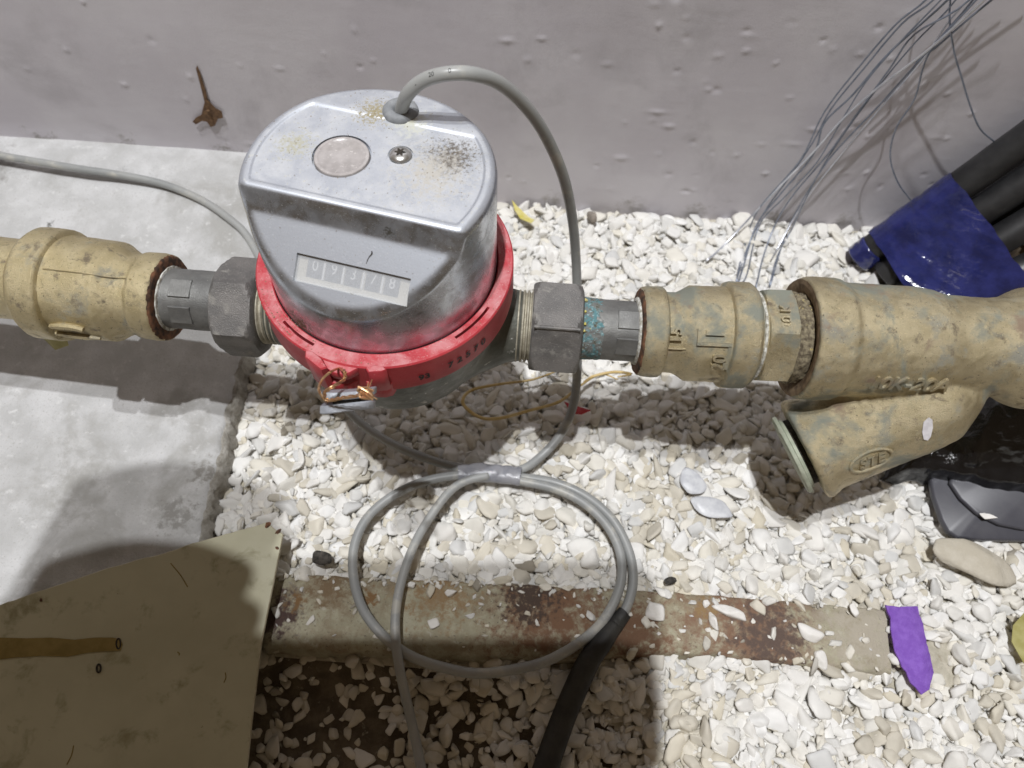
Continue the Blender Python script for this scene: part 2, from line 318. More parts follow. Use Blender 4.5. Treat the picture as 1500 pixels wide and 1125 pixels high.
def finish(o, ang=40):
    me = o.data; me.polygons.foreach_set('use_smooth', [True]*len(me.polygons)); me.set_sharp_from_angle(angle=math.radians(ang)); me.update()
def rock(seed, R, sq=(1, 1, 1), sub=3, rnd=9, planes=11, ang=0.):
    """angular stone: soft-cut by random planes"""
    rg = np.random.RandomState(seed); bm = bmesh.new(); bmesh.ops.create_icosphere(bm, subdivisions=sub, radius=1)
    D = np.array([v.co[:] for v in bm.verts]); F = [tuple(v.index for v in f.verts) for f in bm.faces]; bm.free()
    n = rg.normal(size=(planes, 3)); n /= np.linalg.norm(n, axis=1, keepdims=True); n = np.concatenate([n, -n[:4]]); d = rg.uniform(.62, 1., len(n))
    q = np.maximum(D@n.T, 0)/d; r = (np.sum(q**rnd, 1)+1e-6)**(-1./rnd)
    V = D*r[:, None]; V = V*(1+.05*fbm(V*1.+seed, .6, 3, seed)[:, None])*np.array(sq)*R
    c, s = math.cos(ang), math.sin(ang); return V@np.array([[c, s, 0], [-s, c, 0], [0, 0, 1]]), F

# ================================================================ SETTING
ZG, WY = -92., 154.                              # gravel top, wall face
def slab_z(y): return -80+12*sst(np.asarray(y, float), 0, 150)
EDGE = np.array([atz(a, b, -80)[:2] for a, b in [(283, 835), (290, 790), (300, 730), (318, 660), (330, 600), (338, 570), (345, 540)]])
def slab_edge(y):
    y = np.asarray(y, float); return np.interp(y, EDGE[:, 1], EDGE[:, 0])-np.clip(y-16, 0, 200)*.02+1.1*vn(np.stack([y*0, y, y*0], -1), 7, 3)+.6*vn(np.stack([y*0, y, y*0], -1), 2.5, 4)

def ground_h(x, y):
    P = np.stack([x, y, x*0], -1)
    h = ZG-5+2.2*fbm(P, 60, 3, 5)+3*sst(y, 95, 155)*sst(x, -90, 120)
    q = sst(-y, 118, 128)                          # low dirt hollow below the rusty strip
    h = h-7*q*(1-sst(x, 95, 135))
    bare = np.exp(-(((x-240)/26)**2+((y+96)/20)**2)); h = h+3.5*bare
    return h
# soil sheet
xs = np.concatenate([[-900, -500, -250, -140], np.arange(-110, 340, 4.), [380, 500, 900]]); ys = np.concatenate([[-900, -500, -320], np.arange(-260, 175, 4.), [175]])
X, Y = np.meshgrid(xs, ys, indexing='ij'); H = ground_h(X, Y)-1.5+.5*fbm(np.stack([X, Y, X*0], -1), 5, 3, 8)
GO = tagp(mesh('ground', np.stack([X, Y, H], -1).reshape(-1, 3), grid_faces(*X.shape), [M_SOIL, M_DIRT_DIM], smooth=180), 'sandy soil under the gravel', kind='structure')
GO.data.polygons.foreach_set('material_index', [1 if (p.center.y/S < -116 and p.center.x/S < 105+6*math.sin(p.center.y/S*.3)) or p.center.y/S < -245 or p.center.x/S > 345 else 0 for p in GO.data.polygons])  # hollow is dark earth; ground out of view is darkened for chrome reflections

# concrete slab on the left, top with slight relief, broken side
ys = np.concatenate([[-300, -270], np.arange(-240, 156, 1.6), [WY+3]]); us = np.concatenate([[0, .2, .4, .5], np.linspace(.52, 1, 90)])
E = slab_edge(ys); rows = []
for y, e in zip(ys, E):
    x0 = -900.; xx = x0+(e-x0)*us**.5*1.0; xx = x0+(e-x0)*(1-(1-us)**1.7); rows.append(np.stack([xx, np.full_like(xx, y), slab_z(np.full_like(xx, y))], -1))
P = np.array(rows); P[..., 2] += .35*fbm(P, 22, 4, 11)
d = E[:, None]-P[..., 0]; P[..., 2] -= 1.6*np.exp(-np.clip(d, 0, 99)/1.6)*(1+.6*vn(P, 3, 12))
side = np.stack([np.stack([E+1.2+k*.6+1.4*vn(np.stack([ys, ys*0+z, ys*0], -1), 3., 13), ys, slab_z(ys)-2-k*5.2], -1) for k, z in enumerate((0, 3, 6, 9, 12))], 1)
P2 = np.concatenate([P, side], 1)
o = mesh('concrete_slab', P2.reshape(-1, 3), grid_faces(*P2.shape[:2]), [M_CONC, M_CONC_EDGE], smooth=180)
nrow = P2.shape[1]-1; top = P.shape[1]-1
idx = [1 if (i % nrow) >= top else 0 for i in range(len(o.data.polygons))]; o.data.polygons.foreach_set('material_index', idx)
tagp(o, 'pale grey concrete slab beside the gravel bed', kind='structure')
for nm, lab, px, py, r in (('stain', '', 227, 238, 1.6),):
    pass

# wall
xs = np.concatenate([[-900, -450], np.arange(-290, 345, 1.0), [450, 900]]); zs = np.concatenate([np.arange(-112, 95, 1.0), [140, 300]])
X, Z = np.meshgrid(xs, zs, indexing='ij'); Pn = np.stack([X, X*0, Z], -1)
b1 = np.zeros(X.shape); rw = np.random.RandomState(77)
for k in range(150):
    bx_, bz_ = rw.uniform(-285, 340), rw.uniform(-92, 92); rx_, rz_ = rw.uniform(.9, 2.4)*(1+1.2*(rw.rand() < .15)), rw.uniform(1.0, 1.9); hgt = rw.uniform(.12, .6)*(1 if rw.rand() < .72 else -1.1)
    if rw.rand() < .4: bx_ = rw.uniform(80, 300)
    i0, i1 = np.searchsorted(xs, [bx_-8, bx_+8]); b1[i0:i1] += hgt*np.exp(-((X[i0:i1]-bx_)/rx_)**2-((Z[i0:i1]-bz_)/rz_)**2)
b2 = 0
st = fbm(np.stack([X*.25+Z*.1, X*0, Z], -1), 4, 3, 23)
dep = .9*fbm(Pn, 90, 2, 20)+.018*st+b1+.012*fbm(Pn, 2.6, 2, 25)
Yw = WY-dep+2.0*sst(-Z, 60, 92)*0
F = grid_faces(*X.shape); V = np.stack([X, Yw, Z], -1).reshape(-1, 3)
bk = np.array([[-900, WY+120, -112], [-900, WY+120, 300], [900, WY+120, 300], [900, WY+120, -112]]); n0 = len(V); nz = len(zs); nx = len(xs)
V = np.concatenate([V, bk]); F += [(n0, n0+1, n0+2, n0+3), tuple([n0+1]+[(i*nz+nz-1) for i in range(nx)]+[n0+2]), tuple([n0]+list(range(0, nz))+[n0+1]), tuple([n0+3]+[(nx-1)*nz+k for k in range(nz)]+[n0+2])]
WALL = tagp(mesh('wall', V, F, M_WALL, smooth=180), 'grey mauve painted wall with bumps, standing behind the pipes', 'wall')
def wall_blot(name, pts, seed, th=.5):
    P = [aty(a, b, WY-.9) for a, b in pts]; return prism(P, (0, -th*.35, 0), .1)
# rust bleeding from a nail in the wall
t = thing('rusty_nail', 'rusty nail end bleeding a brown streak on the grey wall', 'nail', aty(305, 160, WY))
sv, sf = wall_blot('s', [(289, 96), (293, 105), (297, 118), (302, 135), (305, 148), (300, 150), (296, 134), (291, 115), (287, 100)], 1)
mesh('rust_streak', sv, sf, M_RUST, t)
sv, sf = wall_blot('s', [(301, 145), (308, 150), (316, 158), (325, 163), (327, 172), (319, 174), (315, 184), (309, 186), (303, 178), (296, 177), (287, 182), (282, 178), (287, 172), (295, 168), (298, 156)], 2, .8)
mesh('rust_patch', sv, sf, M_RUST, t)
c = aty(305, 163, WY-2); v, f = rock(5, 1.3, (1, .6, .9)); mesh('nail_head', v+c, f, M_RUST, t)

# ================================================================ GRAVEL (uncountable: one object)
lib = bpy.data.collections.new('pebble_shapes'); NV = 22
for i in range(NV):
    rg = np.random.RandomState(100+i); sq = (1, rg.uniform(.6, 1.0), rg.uniform(.30, .66))
    v, f = rock(200+i, 1., sq, 3, 18, 10); o = mesh('pebble_shape_%02d' % i, v, f, M_PEB, link=False, smooth=180); lib.objects.link(o)
def strip_mask(x, y):                               # footprint of the rusty strip
    return np.interp(x, SX, SB), np.interp(x, SX, ST)
TOPE = [(396, 842), (500, 845), (600, 850), (700, 854), (800, 858), (900, 864), (1000, 870), (1100, 877), (1200, 884), (1300, 892)]
BOTE = [(384, 948), (500, 952), (600, 957), (700, 960), (800, 961), (900, 960), (960, 957), (1050, 958), (1150, 968), (1310, 985)]
ZS = -88.
te = np.array([atz(a, b, ZS) for a, b in TOPE]); be = np.array([atz(a, b, ZS) for a, b in BOTE])
def inb(x, y): return (y < np.interp(x, te[:, 0], te[:, 1])) & (y > np.interp(x, be[:, 0], be[:, 1])) & (x > te[0, 0]-3) & (x < te[-1, 0])
pts = []; rots = []; scl = []; ids = []; tint = []
rg = np.random.RandomState(3)
for layer, (step, dz, smin, smax) in enumerate(((4.3, -2.0, 2.6, 4.6), (4.7, .2, 2.4, 5.2), (6.4, 1.7, 2.2, 5.8), (4.6, 1.0, .8, 2.0))):
    for x in np.arange(-106, 345, step):
        for y in np.arange(-238, WY-2, step*1.05):
            px, py = x+rg.uniform(-.5, .5)*step, y+rg.uniform(-.5, .5)*step
            if px < slab_edge(py)+(3 if layer else 1) or py > WY-2.5: continue
            q = (py-np.interp(px, be[:, 0], be[:, 1])); q2 = np.interp(px, te[:, 0], te[:, 1])-py
            w1 = 4.6*float(vn(np.array([px, 0., 7.]), 7., 55)); w2 = 3.4*float(vn(np.array([px, 9., 1.]), 6., 56))+(5*float(sst(px, 90, 130)))*(.6+.6*float(vn(np.array([px, 3., 1.]), 11., 57)))
            ins = q > (w2 if px > 95 else 0) and q2 > 1.5+w1*(1 if layer > 1 else .3) and te[0, 0]-3 < px < te[-1, 0]-6+8*rg.rand()
            if ins: continue
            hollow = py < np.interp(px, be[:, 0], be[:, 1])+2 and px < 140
            bare = math.exp(-(((px-238)/24)**2+((py+98)/17)**2))
            if rg.rand() < bare*(1.15 if layer else .6): continue
            dirt = hollow and px < 60
            if hollow and layer == 0 and px < 70 and rg.rand() < .55: continue
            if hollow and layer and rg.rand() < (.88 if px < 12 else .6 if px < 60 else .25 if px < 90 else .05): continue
            s = rg.uniform(smin, smax)*(1+.25*(rg.rand() < .08))
            if hollow: s *= .85
            h = float(ground_h(np.array(px), np.array(py)))
            pts.append((px, py, h+dz+rg.uniform(-.8, .8)+(.8 if not hollow else 0)))
            tilt = .18+.55*rg.rand()**2; rots.append((rg.normal()*tilt, rg.normal()*tilt, rg.uniform(0, 6.283)))
            scl.append((s*rg.uniform(.85, 1.2), s*rg.uniform(.85, 1.1), s*rg.uniform(.8, 1.25))); ids.append(rg.randint(NV))
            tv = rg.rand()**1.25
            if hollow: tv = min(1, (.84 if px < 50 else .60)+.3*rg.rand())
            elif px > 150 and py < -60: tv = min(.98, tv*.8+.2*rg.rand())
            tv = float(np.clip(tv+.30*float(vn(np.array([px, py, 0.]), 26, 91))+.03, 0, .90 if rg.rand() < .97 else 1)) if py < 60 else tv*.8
            tint.append(tv)
for k in range(230):                                # chips and crumbs strewn over the bar
    px = rg.uniform(te[0, 0]+2, te[-1, 0]+4); yt, yb = np.interp(px, te[:, 0], te[:, 1]), np.interp(px, be[:, 0], be[:, 1]); u = rg.rand()**3.5
    if px > 105 and rg.rand() < .5: u = 1-rg.rand()**1.8
    py = yt-(yt-yb)*u; s = rg.uniform(.6, 1.7)*(1+1.2*(rg.rand() < .10+.25*(px > 105)))
    pts.append((px, py, ZS+.2-1.8*float(sst(px, 150, 230))-.5*(u < .1))); rots.append((rg.normal()*.3, rg.normal()*.3, rg.uniform(0, 6.28))); scl.append((s, s*rg.uniform(.6, 1), s)); ids.append(rg.randint(NV)); tint.append(rg.uniform(.4, 1))
gm = bpy.data.meshes.new('gravel'); gm.from_pydata([(a*S, b*S, c*S) for a, b, c in pts], [], [])
def attr(n, ty, dat, key):
    a = gm.attributes.new(n, ty, 'POINT'); a.data.foreach_set(key, np.array(dat).ravel())
attr('rot', 'FLOAT_VECTOR', np.array(rots, np.float32), 'vector'); attr('scl', 'FLOAT_VECTOR', np.array(scl, np.float32), 'vector')
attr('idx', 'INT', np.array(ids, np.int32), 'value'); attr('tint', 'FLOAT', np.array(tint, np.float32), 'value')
gm.materials.append(M_PEB); GR = bpy.data.objects.new('gravel', gm); COL.objects.link(GR)
tagp(GR, 'bed of white and cream chipped gravel', kind='stuff')
ng = bpy.data.node_groups.new('scatter', 'GeometryNodeTree'); ng.interface.new_socket('Geometry', in_out='INPUT', socket_type='NodeSocketGeometry'); ng.interface.new_socket('Geometry', in_out='OUTPUT', socket_type='NodeSocketGeometry')
gi = ng.nodes.new('NodeGroupInput'); go = ng.nodes.new('NodeGroupOutput'); ip = ng.nodes.new('GeometryNodeInstanceOnPoints'); ci = ng.nodes.new('GeometryNodeCollectionInfo')
ci.inputs['Collection'].default_value = lib; ci.inputs['Separate Children'].default_value = True; ci.inputs['Reset Children'].default_value = True
def named(n, ty):
    a = ng.nodes.new('GeometryNodeInputNamedAttribute'); a.data_type = ty; a.inputs['Name'].default_value = n; return [s for s in a.outputs if s.enabled and s.name == 'Attribute'][0]
ng.links.new(gi.outputs[0], ip.inputs['Points']); ng.links.new(ci.outputs[0], ip.inputs['Instance']); ip.inputs['Pick Instance'].default_value = True
ng.links.new(named('idx', 'INT'), ip.inputs['Instance Index']); ng.links.new(named('rot', 'FLOAT_VECTOR'), ip.inputs['Rotation']); ng.links.new(named('scl', 'FLOAT_VECTOR'), ip.inputs['Scale'])
ng.links.new(ip.outputs[0], go.inputs[0]); GR.modifiers.new('scatter', 'NODES').node_group = ng

# ================================================================ WATER METER
MT = thing('water_meter', 'round water meter with chromed cover and red ring between two grey nuts', 'water meter', (0, 0, -30))
DS = np.array([.98284, -.18445, 0]); DN = np.array([-.18445, -.98284, 0]); EZ = np.array([0, 0, 1.])
def loc(s, t, z): return DS*s+DN*t+EZ*z
# cover
tt = np.linspace(-45, 45, 1801); hh = np.interp(tt, [-45, -24.3, 16.5, 18.7, 38.5, 45], [76.2, 78.2, 78.2, 71.6, 55.2, 49.8])
kx = np.arange(-60, 61)*.05; kk = np.exp(-kx**2/(2*.65**2)); kk /= kk.sum(); hh = np.convolve(np.pad(hh, 60, 'edge'), kk, 'valid')
RC = 38.9
def cover_h(s, t):
    r = np.hypot(s, t); z = np.interp(t, tt, hh)
    ins = sst(35.4-r, 0, .9)*sst(t, -22.6, -21.6)*sst(14.4-t, 0, .9); z = z-.45*ins
    e = np.clip(r-(RC-3), 0, 3); return z-(3-np.sqrt(np.maximum(9-e*e, 0)))
na = 320; rr = np.concatenate([np.linspace(0, RC-3.2, 120), RC-3.2+3.2*np.sin(np.linspace(.08, np.pi/2, 18))]); th = np.linspace(0, 2*np.pi, na, endpoint=False)
Rg, Tg = np.meshgrid(rr, th, indexing='ij'); s_, t_ = Rg*np.cos(Tg), Rg*np.sin(Tg); zz = cover_h(s_, t_)
P = s_[..., None]*DS+t_[..., None]*DN+zz[..., None]*EZ
lastz = zz[-1]; low = []
for k in range(1, 15):
    q = k/14; z = lastz*(1-q)+34.5*q; rad = RC+.0*q+np.where(z < 40, (40-z)*.04, 0)
    low.append((rad*np.cos(th))[:, None]*DS+(rad*np.sin(th))[:, None]*DN+z[:, None]*EZ)
inner = (30*np.cos(th))[:, None]*DS+(30*np.sin(th))[:, None]*DN+np.full(na, 34.5)[:, None]*EZ
P = np.concatenate([P, np.array(low), inner[None]]); V = P.reshape(-1, 3)[na-1:]; V[0] = loc(0, 0, float(zz[0, 0]))
F = []
for f in grid_faces(P.shape[0], na, True):
    g = [max(0, i-(na-1)) for i in f]; g2 = []
    [g2.append(i) for i in g if i not in g2]
    if len(g2) > 2: F.append(tuple(g2))
F.append(tuple(len(V)-na+j for j in range(na)))
cover = mesh('cover', V, F, M_CHROME, MT, 180)
# window frame in the slanted face
sl = (55.2-71.6)/(38.5-18.7); wdir = DN+EZ*sl; wdir /= np.linalg.norm(wdir); wn = np.cross(DS, wdir); wn = wn if wn[2] > 0 else -wn
tc_, sc_ = 30.0, 3.2; wc = loc(sc_, tc_, float(np.interp(tc_, tt, hh)))
def wpt(a, b, c): return wc+DS*a+wdir*b+wn*c
WW, WH = 18.0, 4.25
bc = loc(-9.0, -6.0, 0); BX, BY = -9.0, 4.6; SX_, SY_ = 8.65, 6.9
cuts = [box(wc, DS*WW, wdir*WH, wn*2.6), lathe([(0, 9.05), (6, 9.05)], (BX, BY, 76.2), (0, 0, 1), 96), lathe([(0, 3.9), (6, 3.9)], (SX_, SY_, 77.0), (0, 0, 1), 48)]
boolean_cut(cover, cuts); finish(cover, 38)
v, f = box(wpt(0, 0, -2.5), DS*(WW+.3), wdir*(WH+.3), wn*.12); mk = mesh('dial_mask', v, f, M_MASK, MT)
fr = [(.08, .22), (.245, .39), (.418, .564), (.60, .736), (.767, .90)]
for (a, b), ch in zip(fr, '09378'):
    a0, b0 = (a*2-1)*WW, (b*2-1)*WW; m_ = (a0+b0)/2
    v, f = box(wpt(m_, -.75, -2.33), DS*((b0-a0)/2), wdir*3.1, wn*.05); wh = mesh('number_wheel', v, f, M_WHEEL, MT)
    for e in (-1, 1):
        pass
    v, f = text(ch, 4.9); v = np.array([wpt(m_+p[0]*.85, -1.4-p[1], -2.24) for p in v]); mesh('digit', v, f, M_DIGIT, wh)
for a in (.2325, .404, .582, .7515):
    v, f = box(wpt((a*2-1)*WW, -.75, -2.2), DS*.32, wdir*3.1, wn*.2, .1); mesh('wheel_divider', v, f, M_DIGIT, MT)
pm = mat('scratched_window_pane', (.75, .77, .80), None, rough=.35); nt = pm.node_tree; tr = nt.nodes.new('ShaderNodeBsdfTransparent'); mx = nt.nodes.new('ShaderNodeMixShader'); no = nt.nodes.new('ShaderNodeTexNoise'); no.inputs['Scale'].default_value = 420; no.inputs['Detail'].default_value = 8
mr = nt.nodes.new('ShaderNodeMapRange'); mr.inputs[1].default_value = .35; mr.inputs[2].default_value = .7; mr.inputs[3].default_value = .16; mr.inputs[4].default_value = .50
nt.links.new(no.outputs['Fac'], mr.inputs[0]); nt.links.new(mr.outputs[0], mx.inputs[0]); nt.links.new(tr.outputs[0], mx.inputs[1]); nt.links.new(nt.nodes['Principled BSDF'].outputs[0], mx.inputs[2]); nt.links.new(mx.outputs[0], nt.nodes['Material Output'].inputs[0])
v, f = box(wpt(0, 0, -1.1), DS*(WW-.02), wdir*(WH-.02), wn*.05); mesh('window_pane', v, f, pm, MT)
# button, screw, grommet
b_ = mesh('button', *lathe([(0, 8.6), (1.0, 8.6), (1.55, 8.3), (1.75, 7.7), (1.6, 7.2), (1.35, 6.9), (1.35, 0.01)], (BX, BY, 76.3), (0, 0, 1), 96), M_LENS, MT)
sv = mesh('screw', *lathe([(0, 3.5), (.9, 3.5), (1.35, 3.2), (1.85, 2.3), (2.0, 1.5), (2.01, .01)], (SX_, SY_, 76.9), (0, 0, 1), 48), M_STEEL, MT)
a = np.linspace(0, 2*np.pi, 36, endpoint=False); rs = 1.35+.42*np.cos(6*a)
v, f = prism(np.stack([SX_+rs*np.cos(a), SY_+rs*np.sin(a), 0*a+78.78], -1), (0, 0, .2)); mesh('star_socket', v, f, M_BLACK, sv)  # raised star, coloured black to stand for the shade of a hollow
gc = np.array(atz(587, 165, 77.5)); gc[2] = 77.6
a = np.linspace(0, 2*np.pi, 49)[:-1]; gp = [gc+np.array([3.9*math.cos(x), 3.7*math.sin(x), .2]) for x in a]
v, f = tube(gp+[gp[0]], 2.0, 14, 0, caps=False); mesh('grommet', v, f, M_GROM, MT, 180)
mesh('grommet_core', *lathe([(0, 3.6), (.6, 3.4), (.61, .01)], gc-EZ*1.2, (0, 0, 1), 32), M_BLACK, MT)
# crack and dirt on the cover
ck = [loc(s, t, float(np.interp(t, tt, hh))+.02) for s, t in [(6.9, 25.7), (7.4, 24.2), (8.1, 23.2), (7.9, 22.6)]]
mesh('crack', *tube(ck, [.10, .16, .28, .20], 6, 4, flat=.35), M_BLACK, MT)
# ring
nr = 360; th = np.linspace(0, 2*np.pi, nr, endpoint=False)
def ring_prof(deg):
    p = [(39.2, 21.5), (39.4, 35.6), (39.8, 36.0), (41.2, 36.0)]
    slot = any(lo < deg < hi for lo, hi in ((-134.5, -115.5), (-48, -25)))
    p += [(41.2, 32.5), (42.2, 32.5)] if slot else [(41.2, 36.0), (42.2, 36.0)]
    p += [(42.2, 36.0), (44.5, 36.0), (45.0, 35.5), (45.1, 29), (45.3, 23.2), (45.1, 21.8), (44.6, 21.5)]
    return p
P = []
for x in th:
    dg = math.degrees(x); dg = dg-360 if dg > 180 else dg; P.append([(r*math.cos(x), r*math.sin(x), z) for r, z in ring_prof(dg)])
P = np.array(P); m_ = P.shape[1]; V = P.reshape(-1, 3); F = []
for i in range(nr):
    for j in range(m_): F.append((i*m_+j, ((i+1) % nr)*m_+j, ((i+1) % nr)*m_+(j+1) % m_, i*m_+(j+1) % m_))
ring = mesh('red_ring', V, F, M_RED, MT, 30)
def px_prism(pts, z, dz, bev=.3): return prism([atz(a, b, z) for a, b in pts], (0, 0, -dz), bev)
mesh('ring_lug', *px_prism([(446, 522), (447, 512), (458, 514), (472, 525), (479, 538), (470, 541), (458, 533)], 37.2, 15, .5), M_RED, ring)
mesh('ring_lug', *px_prism([(470, 528), (520, 520), (552, 525), (547, 537), (536, 538), (528, 537), (512, 546), (500, 549), (486, 545), (478, 539)], 35.4, 4, .3), M_RED, ring)
mesh('ring_lug', *px_prism([(473, 545), (480, 540), (520, 538), (545, 545), (541, 562), (533, 553), (519, 560), (509, 564), (496, 563), (482, 560)], 27.5, 6.5, .4), M_RED, ring)
mesh('ring_lug', *px_prism([(535, 538), (549, 534), (562, 536), (566, 541), (560, 544), (549, 545), (539, 545)], 37.0, 13, .4), M_RED, ring)
mesh('ring_lug', *px_prism([(536, 560), (545, 545), (566, 545), (577, 556), (572, 563), (562, 566), (548, 566)], 27, 8, .4), M_RED, ring)
def wrap_cyl(s, size, ang0, z0, R, ext=0.):
    v, f = text(s, size, ext, bold=.12)
    return np.array([(R*math.cos(ang0+p[0]/R)+0*p[2], R*math.sin(ang0+p[0]/R), z0+p[1]) for p in v]), f
for s_t, px, py in (('93', 622, 552), ('7 2 5 7 0', 686, 519)):
    q = None
    d = ray(px, py); A = d[0]**2+d[1]**2; B = CAM[0]*d[0]+CAM[1]*d[1]; Cc = CAM[0]**2+CAM[1]**2-45.35**2; q = CAM+d*(-B-math.sqrt(B*B-A*Cc))/A
    v, f = wrap_cyl(s_t, 4.6 if len(s_t) > 2 else 4.2, math.atan2(q[1], q[0]), q[2], 45.38); mesh('serial_number', v, f, M_BLACKINK, ring, None, fix=False)
# cast body with two ports, fused and softened
bowl = lathe(dens([(-31, .5), (-30.5, 12), (-28, 20), (-22, 28), (-12, 35), (0, 38.5), (12, 41), (22, 42.5), (24.5, 42.5), (24.6, .5)], 1.5), (0, 0, 0), (0, 0, 1), 96)
ports = [lathe(dens([(6, 32), (20, 29), (34, 20), (44, 14.8), (50, 13.6), (50.1, .5)], 1.5), (0, 0, 0), (sg, 0, 0), 64) for sg in (1, -1)]
V, F = join([bowl]+ports); body = mesh('body', V, F, M_BODY, MT, 180)
rm = body.modifiers.new('r', 'REMESH'); rm.mode = 'VOXEL'; rm.voxel_size = .9*S; sm = body.modifiers.new('s', 'SMOOTH'); sm.factor = .6; sm.iterations = 6
bpy.context.view_layer.update(); applymods(body); finish(body, 180)
for sg, yo in ((1, .3), (-1, -.5)):
    pr = []
    for k in range(6): a0 = 43.6+k*1.75; pr += [(a0, 13.2), (a0+.55, 14.3), (a0+.95, 14.3), (a0+1.5, 13.2)]
    mesh('threaded_port', *lathe(pr, (0, 0, 0), (sg, yo*.01, 0), 64), M_THREAD, MT, 30)

# ================================================================ UNION NUTS AND TAILPIECES
def hexnut(name, label, x0, x1, y, rot, sg):
    t = thing(name, label, 'pipe nut', ((x0+x1)/2, y, -18), 'union nuts beside the meter')
    L = abs(x1-x0); ap = 17.0; C = ap/math.cos(math.pi/6)
    pr = [(0, 13.4), (0, ap-.6), (.5, ap+.2), (2.2, C-.4), (3.2, C), (L-3.8, C), (L-2.6, C-.6), (L-.8, ap+.2), (L-.1, ap-1.4), (L, ap-2.4), (L, 12.2)]
    v, f = lathe(dens(pr, 1.2), (x0, y, 0), (1, 0, 0), 180, hexa=ap, rot=rot, caps=False, jit=.05, seed=int(x1), js=2.6)
    # close the bore
    n = 180; k = len(v)//n; f.append(tuple(range(n-1, -1, -1))); f.append(tuple((k-1)*n+j for j in range(n)))
    mesh('nut', v, f, M_NUT, t, 24); return t
# rot chosen so that the left nut turns a flat, the right nut a corner, to the camera
view_ang = math.atan2(CAM[2], -CAM[1])              # direction of the camera seen along x
_, fu, fv = frame((1, 0, 0))
ca = math.atan2(np.array([0, CAM[1], CAM[2]])@fv, np.array([0, CAM[1], CAM[2]])@fu)
NL = hexnut('union_nut', 'dark grey hexagonal nut left of the meter with one flat face towards the viewer', -68.3, -51.5, -.8, ca+math.radians(4), -1)
NR = hexnut('union_nut', 'grey hexagonal nut right of the meter with a corner ridge towards the viewer', 53, 72.6, .4, ca+math.pi/6-math.radians(1), 1)
def pt(n, r): return n
ap = 17.0; Cn = ap/math.cos(math.pi/6)
rd = np.array([0, math.cos(0), 0]); vdir = np.array([0, CAM[1], CAM[2]]); vdir /= np.linalg.norm(vdir)
v, f = tube([(54, .4, 0)+vdir*(Cn-.2)+np.array([0, 0, 0]), (71, .4, 0)+vdir*(Cn-.2)], .75, 8, 2); mesh('cast_ridge', v, f, M_NUT, NR)
def tailpiece(label, x0, x1, y, lay):
    t = thing('tailpiece', label, 'pipe tailpiece', ((x0+x1)/2, y, -12), 'tailpieces of the union nuts')
    v, f = lathe(dens([(0, 11.9), (abs(x1-x0), 11.9)], 2), (x0, y, 0), (1, 0, 0), 96, jit=.1, seed=4, js=3)
    mesh('neck', v, f, M_NECK, t, 40); return t
TL = tailpiece('dark grey tailpiece running into the left brass reducer', -97, -66, 1.0, 0)
TR = tailpiece('dark grey tailpiece crusted with blue-green verdigris beside the right nut', 70, 99, 1.4, 0)
for sg, t_, y_, x_ in ((-1, TL, .9, -82.), (1, TR, 1.6, 90.)):   # spanner flats
    for k in range(2):
        an = ca+(-.35 if k else .55); d_ = fu*math.cos(an)+fv*math.sin(an); e_ = np.cross([1., 0, 0], d_)
        v, f = box(np.array([x_, y_, 0])+d_*11.25, np.array([4.2, 0, 0]), e_*3.6, d_*.85, .25); mesh('spanner_flat', v, f, M_NECK, t_)
# verdigris crust ring just right of the nut
v, f = lathe(dens([(0, 12.0), (.3, 12.5), (1.6, 12.3), (3.6, 12.15), (7.6, 11.98), (8.4, 11.8)], .4), (72.3, 1.3, 0), (1, 0, 0), 160, jit=.22, seed=9, js=1.2, caps=False); mesh('verdigris_crust', v, f, M_VERD, TR, 60)
for k in range(5):
    an = ca+random.uniform(-1.1, .7); d_ = fu*math.cos(an)+fv*math.sin(an); v, f = rock(40+k, random.uniform(.5, 1.0)); mesh('yellow_flake', v+np.array([73.1, 1.2, 0])+d_*12.9, f, M_LEAFY, TR)

# ================================================================ LEFT REDUCER
def axl(x): return np.array([x, .8+(-(x+88))*.055, 0])
dl = axl(-200)-axl(-88); dl /= np.linalg.norm(dl)
LC = thing('brass_reducer', 'old brass reducing coupling at the far left with a rusty mouth and paint specks', 'pipe fitting', axl(-120)-EZ*20)
KL = .80; oL = axl(-90.8)
pl = [(.8, 12.3), (.2, 15.5), (0, 16.2), (.6, 17.1), (3, 17.4), (9, 17.2), (11.5, 17.1), (12.6, 15.9), (17.5, 16.1), (22, 17.9), (25.5, 19.8), (34, 20.0), (50.6, 20.1), (51.6, 22.0), (53, 22.3), (64, 22.2), (66.6, 20.6), (67.9, 17.5), (68, 15.)]
pl = [(a*KL if a > 3 else a, r) for a, r in pl]; v, f = lathe(dens(pl, .9), oL, dl, 110, jit=.13, seed=31, js=2.2, caps=False); mesh('casting', v, f, M_BRASS_L, LC, 60)
v, f = lathe(dens([(-.35, 12.1), (-.5, 14.0), (-.3, 16.3), (.5, 16.9)], .6), oL, dl, 90, jit=.3, seed=32, js=1.5, caps=False); mesh('rusty_mouth', v, f, M_RUSTFACE, LC, 60)
v, f = lathe(dens([(-1.2, 11.9), (-1.0, 12.9), (-.2, 12.9), (.2, 12.3)], .5), oL, dl, 90, jit=.25, seed=33, js=1.2, caps=False); mesh('thread_tape', v, f, M_PTFE, LC, 60)
def on_cyl(o_, ax, a, an, r):
    ax, u, v = frame(ax); return np.array(o_)+ax*a+(u*math.cos(an)+v*math.sin(an))*r
axf, ul, vl = frame(dl); cal = math.atan2((CAM-oL)@vl, (CAM-oL)@ul)
def cylmap(o_, ax, ca_, a, arc, r): return on_cyl(o_, ax, a, ca_+arc/r, r)
sgn = 1 if cylmap(oL, dl, cal, 30, 1, 20)[2] < cylmap(oL, dl, cal, 30, 0, 20)[2] else -1   # arc>0 = down the near side
